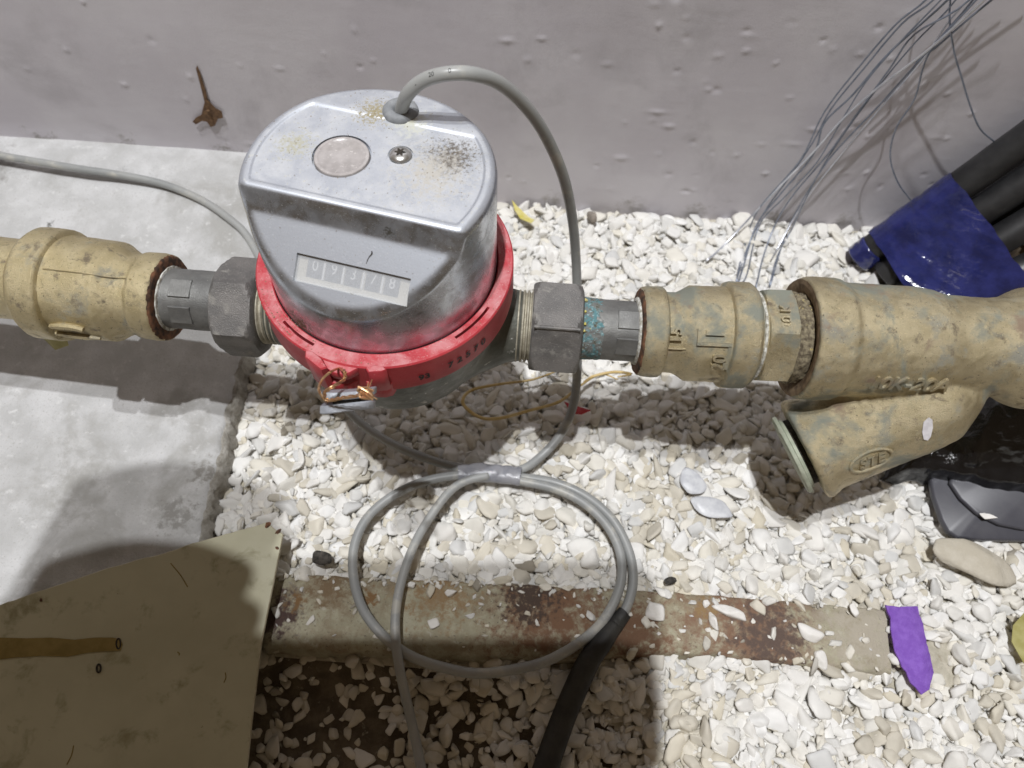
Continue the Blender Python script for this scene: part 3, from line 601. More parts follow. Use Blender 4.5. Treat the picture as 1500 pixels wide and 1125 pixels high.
seam = [cylmap(oL, dl, cal, a, sgn*(-5.5+.25*math.sin(a)), r+.12) for a, r in ((7, 17.3), (10, 16.1), (14, 16.6), (20, 19.4), (28, 20.1), (39, 20.2))]
mesh('casting_seam', *tube(seam, .35, 6, 6), M_BRASS_L, LC)
bar = [cylmap(oL, dl, cal, a, sgn*(18+.6*math.sin(a)), 20.7) for a in (26, 30, 35, 39)]
mesh('raised_bar', *tube(bar, [1.1, 1.5, 1.4, 1.0], 8, 5), M_BRASS_L, LC)
bar = [cylmap(oL, dl, cal, a, sgn*24, 20.6) for a in (22, 28, 35, 40)]
mesh('raised_bar', *tube(bar, [.6, 1.3, 1.2, .8], 8, 5), M_BRASS_L, LC)
v, f = lathe(dens([(0, 16.2), (95, 16.2)], 2), axl(-141), dl, 90, jit=.1, seed=35, js=4); o = mesh('brass_pipe', v, f, M_BRASS_L, None, 60)
tagp(o, 'straight brass pipe entering at the left edge behind the reducer', 'pipe')
# folded scrap of olive tape under it
v, f = prism([atz(52, 485, -40), atz(80, 512, -44), (atz(100, 505, -40)), atz(92, 480, -30), atz(60, 478, -30)], (0, 0, -.5)); 
tagp(mesh('tape_scrap', v, f, M_LEAFO, None, None), 'folded scrap of yellow tape stuck under the left reducer', 'tape scrap')

# ================================================================ RIGHT COUPLING, NIPPLE, STRAINER
def axr(x): return np.array([x, 1.8+(x-94)*.038, 0])
dr = axr(200)-axr(94); dr /= np.linalg.norm(dr)
RC_ = thing('brass_reducer', 'bronze reducing coupling marked 15 and 20 between the verdigris neck and the strainer', 'pipe fitting', axr(118)-EZ*18)
KR = .86; oR = axr(95)
pr = [(.4, 12.4), (0, 15.8), (.6, 17.3), (3, 17.9), (9.6, 17.9), (10.6, 17.3), (11.2, 15.9), (16.5, 15.9), (19.5, 17.2), (22.5, 18.8), (38, 18.9), (38.8, 20.7), (40, 21.0), (48.6, 21.0), (50.4, 20.0), (51.5, 17.5), (52, 14)]
pr = [(a*KR if a > 3 else a, r) for a, r in pr]; v, f = lathe(dens(pr, .9), oR, dr, 110, jit=.13, seed=41, js=2.2, caps=False); mesh('casting', v, f, M_BRASS_R, RC_, 60)
v, f = lathe(dens([(-.5, 12.1), (-.5, 14.5), (-.2, 16.3), (.8, 17.2)], .6), oR, dr, 90, jit=.35, seed=42, js=1.5, caps=False); mesh('rusty_mouth', v, f, M_RUSTFACE, RC_, 60)
v, f = lathe(dens([(-1.6, 11.9), (-1.2, 13.1), (-.2, 13.6), (.4, 12.8)], .5), oR, dr, 90, jit=.25, seed=43, js=1.2, caps=False); mesh('thread_tape', v, f, M_PTFE, RC_, 60)
_, ur, vr = frame(dr); car = math.atan2((CAM-axr(120))@vr, (CAM-axr(120))@ur)
sr = 1 if cylmap(oR, dr, car, 20, 1, 18)[2] < cylmap(oR, dr, car, 20, 0, 18)[2] else -1
def emboss(s, size, a0, arc0, r, base, rotdeg, m, parent, ext=.45, name='cast_lettering', o_=None, ax=None, ca_=None, sg_=None, shear=0):
    v, f = text(s, size, ext, bold=.12, shear=shear); c_, s_ = math.cos(math.radians(rotdeg)), math.sin(math.radians(rotdeg)); P = []
    for p in v:
        x = p[0]*c_-p[1]*s_; y = p[0]*s_+p[1]*c_
        P.append(cylmap(o_, ax, ca_, a0+x, sg_*(arc0-y), r)+0*base)
        n_ = P[-1]-(np.array(o_)+(np.array(ax)*((P[-1]-np.array(o_))@np.array(ax)))); n_ /= np.linalg.norm(n_); P[-1] = P[-1]+n_*(p[2]+ext*.5)
    return mesh(name, np.array(P), f, m, parent, 30)
kw = dict(o_=oR, ax=dr, ca_=car, sg_=sr)
emboss('15', 6.0, 11.8, .8, 16.3, 0, 90, M_BRASS_R, RC_, .85, **kw)
emboss('20', 7.0, 28.4, 10.5, 19.0, 0, 90, M_BRASS_R, RC_, .85, **kw)
P_ = []
for (a0, a1, b0, b1) in ((19, 32.0, 3.0, 4.3), (19, 20.4, -1.6, 4.3), (30.8, 32.0, 3.0, 14), (22, 29, -1.4, .4)):
    n = 8; q = [cylmap(oR, dr, car, a0+(a1-a0)*i/n, sr*b0, 19.3) for i in range(n+1)]+[cylmap(oR, dr, car, a1-(a1-a0)*i/n, sr*b1, 19.3) for i in range(n+1)]
    nn = np.array(q).mean(0)-oR; nn -= dr*(nn@dr); nn /= np.linalg.norm(nn); P_.append(prism(q, nn*.9)); P_[-1] = (P_[-1][0]-nn*.35, P_[-1][1])
v, f = join(P_); mesh('raised_frame', v, f, M_BRASS_R, RC_, 30)
v, f = box(cylmap(oR, dr, car, 12.4, sr*6.0, 16.3), dr*3.4, np.cross(dr, vdir)*.35, vdir*.5, .1); mesh('raised_bar', v, f, M_BRASS_R, RC_)
# hexagon nipple
HN = thing('hexagon_nipple', 'bronze hexagon nipple marked 20K screwed between coupling and strainer', 'pipe fitting', axr(154)-EZ*17)
oH = axr(139.3)
v, f = lathe(dens([(-2, 17.0), (2.0, 17.3), (2.1, 18.6), (3.4, 20.2), (12.2, 20.2), (13.3, 18.4), (13.4, 16.8), (19, 16.6)], .8), oH, dr, 180, hexa=17.4, rot=car+math.radians(26), jit=.06, seed=51, js=2.5); mesh('hexagon', v, f, M_BRASS_R, HN, 26)
emboss('20 K', 5.2, 8.0, -8.0, 18.2, 0, 90, M_BRASS_R, HN, .45, o_=oH, ax=dr, ca_=car, sg_=sr)
v, f = lathe(dens([(.3, 17.2), (.5, 17.9), (1.3, 17.9), (1.7, 17.2)], .5), oH, dr, 90, jit=.35, seed=52, js=1.3, caps=False); mesh('thread_tape', v, f, M_PTFE, HN, 60)
v, f = lathe(dens([(13.5, 16.9), (15, 18.0), (18.5, 17.6), (20, 17.0)], .5), oH, dr, 90, jit=.7, seed=53, js=1.6, caps=False); mesh('sealing_hemp', v, f, mat('dirty_hemp', (.09, .07, .045), (.27, .23, .15), 1.6, .85, 0, 1, .6, layers=[((.55, .45, .16), 2.2, .62, .68, .5, 0)]), HN, 60)
# strainer
YS = thing('y_strainer', 'large bronze Y strainer with raised lettering and an oval cast emblem, at the right edge', 'strainer', axr(200)-EZ*60)
oS = axr(157.5)
shell = lathe(dens([(3, 17.8), (.6, 19.5), (0, 23.0), (1.0, 24.0), (4, 24.3), (13.5, 24.2), (14.8, 23.7), (15.6, 22.6), (44, 22.2), (50, 21.4), (57, 19.5), (74, 18.9), (81, 19.8), (88, 23.6), (92, 24.4), (118, 24.0), (119, 18), (119.1, .5)], 1.5), oS, dr, 90, caps=True)
e0 = atz(1177, 659, -41); e1 = atz(1422, 556, -9); bd = e1-e0; BL = np.linalg.norm(bd); bd /= BL
brn = lathe(dens([(-.2, .5), (-.2, 18.4), (0, 22.0), (2.4, 22.4), (4.4, 21.6), (7, 20.4), (30, 20.2), (BL-26, 20.6), (BL-14, 19.6), (BL-4, 13.5), (BL+3, 8), (BL+4, .5)], 1.5), e0, bd, 90)
v, f = join([shell, brn]); ys_ = mesh('casting', v, f, M_BRASS_R, YS, 180)
rm = ys_.modifiers.new('r', 'REMESH'); rm.mode = 'VOXEL'; rm.voxel_size = .85*S; sm = ys_.modifiers.new('s', 'SMOOTH'); sm.factor = .6; sm.iterations = 12
bpy.context.view_layer.update(); applymods(ys_); finish(ys_, 180)
co = np.zeros(len(ys_.data.vertices)*3); ys_.data.vertices.foreach_get('co', co); co = co.reshape(-1, 3)/S
nn = np.zeros(len(ys_.data.vertices)*3); ys_.data.vertices.foreach_get('normal', nn); nn = nn.reshape(-1, 3); co += nn*(.14*fbm(co, 2.6, 3, 61))[:, None]
ys_.data.vertices.foreach_set('co', (co*S).ravel()); ys_.data.update()
v, f = lathe(dens([(1.2, 17.4), (.4, 19.2), (-.2, 21.5), (-.1, 23.2)], .5), oS, dr, 90, jit=.35, seed=62, js=2, caps=False); mesh('rusty_mouth', v, f, mat('brown_end_face', (.12, .075, .04), (.24, .17, .10), 4, .85, 0, 1, .9), YS, 60)
v, f = lathe(dens([(-2.6, .5), (-2.6, 16.6), (-2.0, 17.5), (-.6, 17.6), (-.2, 15.5), (1, 15.5)], 1), e0-bd*3.6, bd, 80, jit=.1, seed=63); mesh('drain_cap', v, f, mat('pale_green_brass_cap', (.30, .33, .25), (.40, .42, .33), 5, .6, .1, .5, .8), YS, 50)
v, f = lathe([(-3.7, 14.5), (.1, 14.5)], e0, bd, 60); mesh('cap_thread', v, f, M_BLACK, YS, 50)
_, ub, vb = frame(bd)
cab = math.atan2((CAM-e0)@vb, (CAM-e0)@ub); sb = 1 if cylmap(e0, bd, cab, 30, 1, 18)[2] < cylmap(e0, bd, cab, 30, 0, 18)[2] else -1
def find_cyl(px, py, o_, ax, r):
    d = ray(px, py); ax = np.array(ax); w0 = CAM-np.array(o_); dp = d-ax*(d@ax); wp = w0-ax*(w0@ax); A = dp@dp; B = dp@wp; Cc = wp@wp-r*r
    t = (-B-math.sqrt(max(0, B*B-A*Cc)))/A; p = CAM+d*t; a = (p-np.array(o_))@ax; q = p-np.array(o_)-ax*a; return a, q/np.linalg.norm(q)
def arc_of(q, ax, ca_, r, sg_):
    _, u, v = frame(ax); an = math.atan2(q@v, q@u)-ca_; an = (an+math.pi) % (2*math.pi)-math.pi; return an*r*sg_
a_, q_ = find_cyl(1330, 562, oS, dr, 22.4)
emboss('10K-20A', 8.4, a_, arc_of(q_, dr, car, 22.4, sr), 22.2, 0, 0, M_BRASS_R, YS, .8, o_=oS, ax=dr, ca_=car, sg_=sr, shear=.15)
a_, q_ = find_cyl(1276, 675, e0, bd, 20.3); ar = arc_of(q_, bd, cab, 20.3, sb)
emboss('STE', 6.6, a_, ar, 20.35, 0, -4, M_BRASS_R, YS, .55, 'cast_emblem', e0, bd, cab, sb, .25)
ov = [cylmap(e0, bd, cab, a_+8.2*math.cos(x), sb*(ar+4.6*math.sin(x)), 20.5) for x in np.linspace(0, 2*np.pi, 33)]
mesh('emblem_rim', *tube(ov, .75, 8, 0, caps=False), M_BRASS_R, YS, 180)
a_, q_ = find_cyl(1435, 470, oS, dr, 17.5)
mesh('raised_bar', *tube([cylmap(oS, dr, car, a_-9+k*6, arc_of(q_, dr, car, 17.5, sr)*sr+k*.3, 17.2+.3*k) for k in range(4)], [.9, 1.9, 1.7, .8], 10, 5), M_BRASS_R, YS)
a_, q_ = find_cyl(1362, 628, e0, bd, 20.7); ar = arc_of(q_, bd, cab, 20.7, sb)
w_ = [cylmap(e0, bd, cab, a_+x, sb*(ar+y), 20.75) for x, y in ((-3.4, 3.5), (-3.0, 0), (-1.2, -3.6), (1.2, -4.6), (2.0, -3.2), (1.0, 0), (-.8, 3.6), (-2.2, 4.8))]
nn_ = np.array(w_).mean(0)-e0; nn_ -= bd*(nn_@bd); nn_ /= np.linalg.norm(nn_); mesh('paint_splash', *prism(w_, nn_*.3), M_WHITE, YS)

# ================================================================ SEAL
SE = thing('lead_seal', 'small grey lead seal with twisted copper wire hanging from the red ring', 'seal', aty(512, 588, -58))
sc0 = aty(511, 585, -57.5); ez_ = UP*.97+RT*.06+FW*-.1; ez_ /= np.linalg.norm(ez_)
for k, (o_, th_) in enumerate(((1.95, 2.3), (-2.1, 2.6))):
    a = np.linspace(0, 2*np.pi, 40, endpoint=False); rx = 8.4/(np.abs(np.cos(a))**3.2+np.abs(np.sin(a))**3.2)**(1/3.2); ry = rx*.62
    ea = RT*.995+UP*.07; eb = np.cross(ez_, ea); base = sc0+ez_*(o_-th_/2)+(RT*-.2 if k else 0)
    P = base+np.outer(rx*np.cos(a), ea)+np.outer(ry*np.sin(a), eb)+np.outer(.35*np.cos(a*2+k*2), ez_)
    mesh('seal_half', *prism(P, ez_*th_, .35), M_LEAD, SE, 40)
mesh('seal_core', *prism(sc0+np.outer(5*np.cos(a), ea)+np.outer(3*np.sin(a), eb)-ez_*1, ez_*2), M_BLACK, SE)
def sp_(px, py, y): return aty(px, py, y)
hp = atz(497, 541, 34)
mesh('wire', *tube([hp+np.array([0, 1, -3]), hp+np.array([0, 0, .6]), sp_(484, 545, -52.0), sp_(472, 556, -54.5), sp_(467, 570, -59.5), sp_(473, 583, -60.5), sp_(480, 589, -60.5)], .42, 8, 6), M_COPPER, SE)
for k in range(3):
    ph = k*2.09; P = []
    base = spline([hp+np.array([.3, 0, .8]), sp_(505, 544, -52.0), sp_(504, 556, -54.0), sp_(489, 566, -59.5), sp_(477, 574, -61.0), sp_(477, 584, -62.0), sp_(486, 586, -62.5), sp_(500, 583, -63.0), sp_(520, 580, -63.0), sp_(534, 577, -63.0)], 5)
    for i, c_ in enumerate(base): P.append(c_+RT*.36*math.cos(i*.75+ph)+UP*.36*math.sin(i*.75+ph))
    mesh('wire', *tube(P, .26, 7, 2), M_COPPER, SE)
kn = sp_(536, 576, -63.5); P = [kn+RT*2.2*math.cos(i*1.9)*(1-.1*math.sin(i*.7))+UP*1.8*math.sin(i*1.7+.4)+FW*1.0*math.sin(i*2.3) for i in range(16)]
mesh('wire', *tube(P, .36, 7, 5), M_COPPER, SE)
for dx, dy in ((9, 6), (5, -13), (2, -11)): mesh('wire', *tube([kn, kn+RT*dx*.2+UP*-dy*.15, kn+RT*dx*.36-UP*dy*.3], .16, 6, 4), M_COPPER, SE)

# ================================================================ SIGNAL CABLE
CB = thing('signal_cable', 'grey cable from the grommet on the meter cover, coiled and taped on the gravel', 'cable', atz(720, 840, ZG))
cr_ = 2.15
seg1 = [gc+np.array([-.5, 0, -3]), atz(589, 157, 81), atz(598, 137, 88), atz(620, 118, 93), atz(655, 108, 96), atz(695, 109, 95), atz(735, 124, 88), atz(775, 162, 74), atz(805, 210, 56), atz(827, 265, 34), atz(839, 325, 8), atz(844, 385, -18), atz(845.5, 440, -38), atz(846, 500, -54), atz(845, 555, -66), atz(838, 600, -75), atz(820, 638, -82), atz(793, 668, -86), atz(763, 688, -86), atz(715, 694, -86)]
mesh('cable_run', *tube(seg1, cr_, 16, 8), M_CABLE, CB, 180)
def gz(px, py, z=-85.5):
    p = atz(px, py, z); return p+np.array([.5, .5, .45])*np.array([float(vn(p, 11, q)) for q in (1, 2, 3)])
seg2 = [gz(715, 698), gz(765, 699), gz(815, 707), gz(860, 728), gz(897, 762), gz(920, 805), gz(928, 845), gz(922, 880), gz(905, 912), gz(893, 930, -86)]
mesh('cable_run', *tube(seg2, cr_, 16, 8), M_CABLE, CB, 180)
zc = -84.3
seg3 = [gz(715, 695, zc), gz(765, 704, zc), gz(812, 715, zc), gz(852, 735, zc), gz(885, 765, zc), gz(905, 800, zc), gz(911, 838, zc), gz(903, 875, zc), gz(880, 913, zc), gz(845, 944, -83), gz(800, 968, -84), gz(750, 982, -86), gz(700, 987, -87), gz(650, 978, -86), gz(600, 960, -84), gz(560, 930, -83), gz(532, 892, -83.5), gz(518, 848, zc), gz(518, 805, zc), gz(532, 768, zc), gz(556, 740, zc), gz(590, 718, zc), gz(630, 704, zc), gz(672, 696, zc), gz(715, 692, zc)]
mesh('cable_run', *tube(seg3, cr_, 16, 8), M_CABLE, CB, 180)
seg4 = [gz(715, 697, -83), gz(680, 706, -82), gz(655, 724, -82), gz(627, 762, -82), gz(605, 800, -81), gz(590, 845, -80.5), gz(581, 890, -80), gz(579, 935, -80.5), gz(585, 980, -83), gz(596, 1030, -90), gz(608, 1080, -95), gz(622, 1150, -96)]
mesh('cable_run', *tube(seg4, cr_*.95, 16, 8), M_CABLE, CB, 180)
def ons(px, py, lift):
    z = -76.
    for _ in range(8): z = float(slab_z(atz(px, py, z)[1]))+2.6+lift
    return atz(px, py, z)
seg5 = [ons(-120, 212, 4), ons(-40, 221, 5), ons(0, 228, 5), ons(60, 238, 5), ons(120, 248, 4.5), ons(180, 257, 3), ons(240, 270, 1), ons(295, 293, 0), ons(335, 320, 0), ons(362, 346, 0), ons(392, 400, 1), atz(440, 480, -80), atz(480, 560, -85), atz(520, 612, -86), atz(565, 645, -86), atz(615, 668, -86), atz(670, 685, -86), atz(715, 692, -85.5)]
mesh('cable_run', *tube(seg5, cr_*.98, 16, 8), M_CABLE, CB, 180)
def wrap(P, r, jit, m, name, flat=1., seed=1):
    v, f = tube(P, r, 28, 10, flat=flat); v = v+(fbm(v, 3.2, 3, seed)*jit)[:, None]*np.array([.3, .6, 1]); return mesh(name, v, f, m, CB, 60)
wrap([gz(672, 694, -84.5), gz(700, 693, -84.5), gz(735, 695, -84.5), gz(763, 698, -84.5)], [4.6, 4.7, 4.5, 4.7], .5, M_TAPE, 'tape_wrap', .75, 3)
wrap([gz(915, 897, -85.5), gz(898, 918, -85.5), gz(882, 938, -85.5)], [3.2, 3.7, 4.4], .4, M_SHEATH, 'tape_wrap', .8, 5)
v, f = tube([gz(900, 915, -85), gz(884, 938, -84), gz(864, 966, -84.5), gz(842, 1012, -89), gz(822, 1062, -93), gz(798, 1130, -95), gz(780, 1190, -95)], [3.4, 4.4, 5.0, 5.0, 5.2, 5.4], 20, 8, flat=.7)
mesh('black_sheath', v+(fbm(v, 9, 3, 6)*.6)[:, None]*EZ, f, M_SHEATH, CB, 180)
# faint printing on the cable
cab_c = spline(seg1, 8)
for px, py, s_t in ((612, 121, '-'), (637, 107.5, '20'), (657, 103.5, '0')):
    dd = ray(px, py); k = np.argmin(np.linalg.norm(np.cross(cab_c-CAM, dd), axis=1)); c_ = cab_c[k]; tg = cab_c[k+1]-cab_c[k-1]; tg /= np.linalg.norm(tg)
    t0 = (c_-CAM)@dd; p_ = CAM+dd*t0; off_ = p_-c_; off_ -= tg*(off_@tg); toc = CAM-c_; toc -= tg*(toc@tg); toc /= np.linalg.norm(toc); up2 = np.cross(toc, tg); h_ = np.clip(off_@up2, -1.5, 1.5)/cr_
    v, f = text(s_t, 1.9)
    an = np.arcsin(h_)+v[:, 1]/cr_; v = c_+np.outer(v[:, 0], tg)+(cr_+.03)*(np.outer(np.cos(an), toc)+np.outer(np.sin(an), up2)); mesh('printing', v, f, M_BLACKINK, CB, None, fix=False)

# ================================================================ RUSTY STRIP
n = 150; m_ = 26; tx = np.linspace(0, 1, n); ti = np.interp(tx, np.linspace(0, 1, len(te)), np.arange(len(te)))
def lerp(P, t): i = np.clip(t.astype(int), 0, len(P)-2); return P[i]+(P[i+1]-P[i])*(t-i)[:, None]
A = lerp(te, ti); B = lerp(be, ti); rows = []
for j in range(m_+4):
    q = j/(m_-1)
    if j < m_: P = A+(B-A)*q; z = ZS-1.2*(1-sst(q*30, 0, 5))-2.2*sst(q, .86, 1.0)*(1-.6*sst(A[:, 0], 110, 170))
    else: P = A+(B-A)*(1+.02*(j-m_+1)); z = np.full(n, ZS-2.2-3.4*(j-m_+1))
    P = P.copy(); P[:, 2] = z; rows.append(P)
first = rows[0].copy(); first[:, 2] -= 6; first[:, 1] += 2; rows = [first]+rows
P = np.array(rows); fade = sst(P[..., 0], 150, 230)
P[..., 2] += .9*fbm(P, 13, 4, 71)-1.8*fade; P[..., 1] += .9*fbm(P*np.array([1, 0, 1]), 9, 3, 72)
P = P.transpose(1, 0, 2)
end = P[:1].copy(); end[..., 2] -= 8; end[..., 0] -= 1; P = np.concatenate([end, P])
o = mesh('rusty_steel_strip', P.reshape(-1, 3), grid_faces(*P.shape[:2]), M_STRIP, smooth=180)
tagp(o, 'cream painted steel bar with brown rust, half buried under the cable coil', 'steel bar')

# ================================================================ OLIVE SHEET
pc = [atz(*q) for q in [(390, 765, -73), (414, 782, -73), (400, 860, -76), (384, 945, -79), (372, 1040, -80), (356, 1180, -80), (-140, 1210, -62), (-140, 924, -60), (0, 886, -64), (130, 842, -66.5), (270, 800, -70)]]
OS_ = thing('olive_sheet', 'olive plastic cover sheet with a brown streak leaning in the lower left corner', 'plastic sheet', pc[4])
n_up = np.cross(pc[7]-pc[0], pc[5]-pc[0]); n_up /= np.linalg.norm(n_up); n_up = n_up if n_up[2] > 0 else -n_up
# flatten on best plane
c0 = np.mean(pc, 0); pq = [p-n_up*((p-c0)@n_up) for p in pc]
def dense(P, k=12):
    o = []
    for i in range(len(P)):
        a, b = np.array(P[i]), np.array(P[(i+1) % len(P)]); o += [a+(b-a)*j/k for j in range(k)]
    return np.array(o)
D_ = dense(pq); D_ += (fbm(D_, 7, 4, 81)*.6)[:, None]*np.cross(n_up, [1, 0, 0])
o = mesh('sheet', *prism(D_-n_up*2.4, n_up*2.4, .35), [M_PLATE, M_PLATE_EDGE], OS_, 30)
o.data.polygons.foreach_set('material_index', [0 if abs(p.normal@Vector(n_up)) > .95 else 1 for p in o.data.polygons])
def onpl(px, py, k=.12):
    d = ray(px, py); t = ((c0-CAM)@n_up)/(d@n_up); return CAM+d*t+n_up*k
st = [(-60, 933), (0, 934), (40, 935), (75, 934), (110, 937), (140, 934), (165, 934), (177, 936), (180, 944), (177, 953), (160, 954), (130, 956), (100, 962), (60, 961), (25, 963), (0, 966), (-60, 968)]
mesh('brown_streak', *prism([onpl(a, b, .05) for a, b in st], n_up*.35, .1), M_BROWN, OS_)
def ringlet(px, py, rx, ry, nm):
    q = [onpl(px+rx*math.cos(x), py+ry*math.sin(x), .3) for x in np.linspace(0, 2*np.pi, 17)]; mesh(nm, *tube(q, .35, 6, 0, caps=False), M_BLACK, OS_)
ringlet(174, 943, 3, 7.5, 'screw_hole_rim'); ringlet(145, 979, 3, 6, 'screw_hole_rim')
for (a, b, r_) in ((392, 769, 1.2), (409, 778, 1.0), (406, 803, .8), (60, 879, .7)):
    v, f = rock(a, r_, (1, 1, .5)); mesh('dirt_spot', v+onpl(a, b, .1), f, M_RUSTFACE, OS_)
for (x0, y0, x1, y1) in ((250, 825, 275, 860), (330, 985, 328, 1000), (108, 1092, 98, 1120), (260, 955, 262, 960)):
    mesh('scratch', *tube([onpl(x0, y0, .1), onpl((x0+x1)/2+2, (y0+y1)/2, .1), onpl(x1, y1, .1)], .22, 6, 3, flat=.4), M_BROWN, OS_)

# ================================================================ BLACK PIPES WITH BLUE FILM
PB = thing('pipe_bundle', 'bundle of black foam covered pipes wrapped in blue film leaning at the right', 'pipe bundle', (230, 118, -92))
tb = [(aty(1222, 405, 124), aty(1498, 207, 139)), (aty(1268, 421, 112), aty(1498, 268, 130)), (aty(1310, 440, 100), aty(1498, 332, 116)), (aty(1372, 452, 90), aty(1498, 396, 102)), (aty(1300, 420, 128), aty(1498, 300, 140))]
RT_ = 8.4; axs = []
for i, (a, b) in enumerate(tb):
    d = b-a; L_ = np.linalg.norm(d); d /= L_; axs.append((a, d))
    k = min(0., (ZG+4-a[2])/d[2]) if a[2] < ZG else 0
    a0 = a if a[2] > ZG+2 else a+d*((ZG+3-a[2])/d[2])
    v, f = lathe(dens([(0, 5.2), (.3, RT_-.6), (1.2, RT_), (190, RT_), (190.1, 4)], 4), a0, d, 40, jit=.12, seed=90+i, js=6); mesh('pipe', v, f, M_TUBE, PB, 50)
dm = np.mean([d for _, d in axs], 0); dm /= np.linalg.norm(dm); _, hu, hv = frame(dm); o0 = axs[0][0]
def hull_at(s):
    pts = []
    for a, d in axs:
        t = (s-(a-o0)@dm)/(d@dm); c_ = a+d*t; q = c_-o0; x, y = q@hu, q@hv
        pts += [(x+(RT_+.5)*math.cos(k), y+(RT_+.5)*math.sin(k)) for k in np.linspace(0, 6.283, 20, endpoint=False)]
    P = sorted(set(pts)); lo = []; up = []
    cr = lambda o, a, b: (a[0]-o[0])*(b[1]-o[1])-(a[1]-o[1])*(b[0]-o[0])
    for p in P:
        while len(lo) > 1 and cr(lo[-2], lo[-1], p) <= 0: lo.pop()
        lo.append(p)
    for p in reversed(P):
        while len(up) > 1 and cr(up[-2], up[-1], p) <= 0: up.pop()
        up.append(p)
    Hh = np.array(lo[:-1]+up[:-1]); c_ = Hh.mean(0); Q = np.concatenate([Hh, Hh[:1]]); sl_ = np.concatenate([[0], np.cumsum(np.hypot(*np.diff(Q, axis=0).T))])
    # start at the hull point farthest in +x for aligned rings
    s0 = sl_[np.argmax(Hh[:, 0])]; u = (np.linspace(0, sl_[-1], 97)[:-1]+s0) % sl_[-1]; R_ = np.stack([np.interp(u, sl_, Q[:, 0]), np.interp(u, sl_, Q[:, 1])], -1)
    return o0+dm*s+R_[:, :1]*hu+R_[:, 1:]*hv, c_
def film(s0, s1, seed, skew=0):
    rings = []
    for s in np.linspace(s0, s1, 40):
        R_, c_ = hull_at(s); rings.append(R_)
    P = np.array(rings); ax0 = o0+dm*((P-o0)@dm)[..., None]; cen = P.mean(1, keepdims=True); nrm = P-cen; nrm /= np.linalg.norm(nrm, axis=-1, keepdims=True)
    diag = np.stack([(P-o0)@dm*1.0+((P-o0)@hv)*.7, ((P-o0)@hv)*.25, (P-o0)@hu*.25], -1)
    rid = 1-np.abs(fbm(diag, 8, 2, seed)); P = P+nrm*(1.7*np.maximum(rid-.45, 0)+.15)[..., None]
    j = fbm(P[[0, -1]].reshape(-1, 3), 7, 2, seed+5).reshape(2, -1); P[0] += dm*(j[0]*.8)[:, None]; P[-1] += dm*(j[1]*.8)[:, None]
    return P.reshape(-1, 3), grid_faces(P.shape[0], P.shape[1], True)
sA = (aty(1294, 372, 118)-o0)@dm; sB = (aty(1440, 318, 118)-o0)@dm
mesh('blue_film', *film(sA, sB, 95), M_BLUE, PB, 180)
a, d = axs[0]; a0 = a+d*((ZG+3-a[2])/d[2]) if a[2] < ZG+2 else a
v, f = lathe(dens([(-.8, RT_-1), (-.5, RT_+.5), (9, RT_+.6), (10, RT_+.1)], 1), a0, d, 40, jit=.4, seed=97, js=3); mesh('blue_film', v, f, M_BLUE, PB, 180)
for pts_, r_ in (([(1349, 300), (1357, 325), (1375, 352), (1400, 378), (1430, 400)], .5), ([(1300, 330), (1306, 350), (1320, 375), (1345, 398)], .45), ([(1465, 372), (1478, 382), (1490, 380), (1500, 392)], .7)):
    q = [aty(a, b, 103-12*i/len(pts_)) for i, (a, b) in enumerate(pts_)]
# ================================================================ WIRES
WB = thing('wire_bundle', 'fan of thin grey wires hanging in front of the wall down to the gravel', 'wires', aty(1080, 412, 128))
def wire(P, r, m, y0, y1, pre=None):
    q = []
    for i, (a, b) in enumerate(P):
        k = i/(len(P)-1); y = y0+(y1-y0)*k; p = aty(a, b, y)
        if p[2] < ZG+1: p = atz(a, b, ZG+1)
        q.append(p)
    mesh('wire', *tube(q, r, 8, 5), m, WB, 180)
up_ = lambda x0, x1: []
wire([(1500, -160), (1420, -70), (1356, 0), (1313, 35), (1260, 96), (1207, 165), (1172, 235), (1116, 300), (1098, 335), (1085, 380), (1079, 414)], .42, M_WIRE, 137, 147)
wire([(1510, -160), (1430, -70), (1367, 0), (1321, 35), (1265, 101), (1217, 160), (1191, 208), (1153, 264), (1120, 310), (1096, 360), (1078, 413)], .42, M_WIRE, 137, 147)
wire([(1520, -150), (1450, -70), (1388, 0), (1303, 77), (1249, 139), (1207, 181), (1191, 227), (1140, 288), (1108, 330), (1089, 390), (1081, 416)], .5, M_WIRE, 138, 146)
wire([(1530, -130), (1420, 0), (1340, 50), (1303, 101), (1260, 160), (1212, 227), (1164, 283), (1139, 322), (1120, 370), (1107, 422)], .42, M_WIRE, 139, 146)
wire([(1560, -110), (1441, 0), (1361, 72), (1287, 128), (1233, 176), (1193, 221), (1148, 267), (1105, 312), (1062, 358), (1035, 382)], .6, M_WIREB, 136, 146)
wire([(1550, -130), (1430, 0), (1350, 85), (1290, 152), (1230, 215), (1204, 248), (1172, 300), (1150, 345), (1128, 420)], .42, M_WIRE, 138, 147)
wire([(1510, -120), (1425, 0), (1361, 78), (1340, 144), (1313, 187), (1304, 229), (1315, 267), (1337, 298), (1352, 330)], .42, M_WIRE, 141, 143)
wire([(1420, -120), (1392, 0), (1396, 67), (1409, 115), (1423, 160), (1436, 189), (1457, 208)], .42, M_WIRE, 141, 145)
wire([(1490, -130), (1400, 0), (1341, 62), (1291, 122), (1232, 202), (1195, 262), (1160, 335), (1140, 372), (1127, 418)], .36, M_WIRE, 140, 147)
wire([(1500, -130), (1378, 0), (1318, 62), (1270, 118), (1238, 168), (1195, 240), (1150, 288), (1112, 330), (1095, 400), (1083, 418)], .36, M_WIRE, 137, 146)
wire([(1580, -100), (1440, 10), (1370, 70), (1348, 84), (1330, 112), (1296, 150)], .5, M_WIRE, 143, 148)
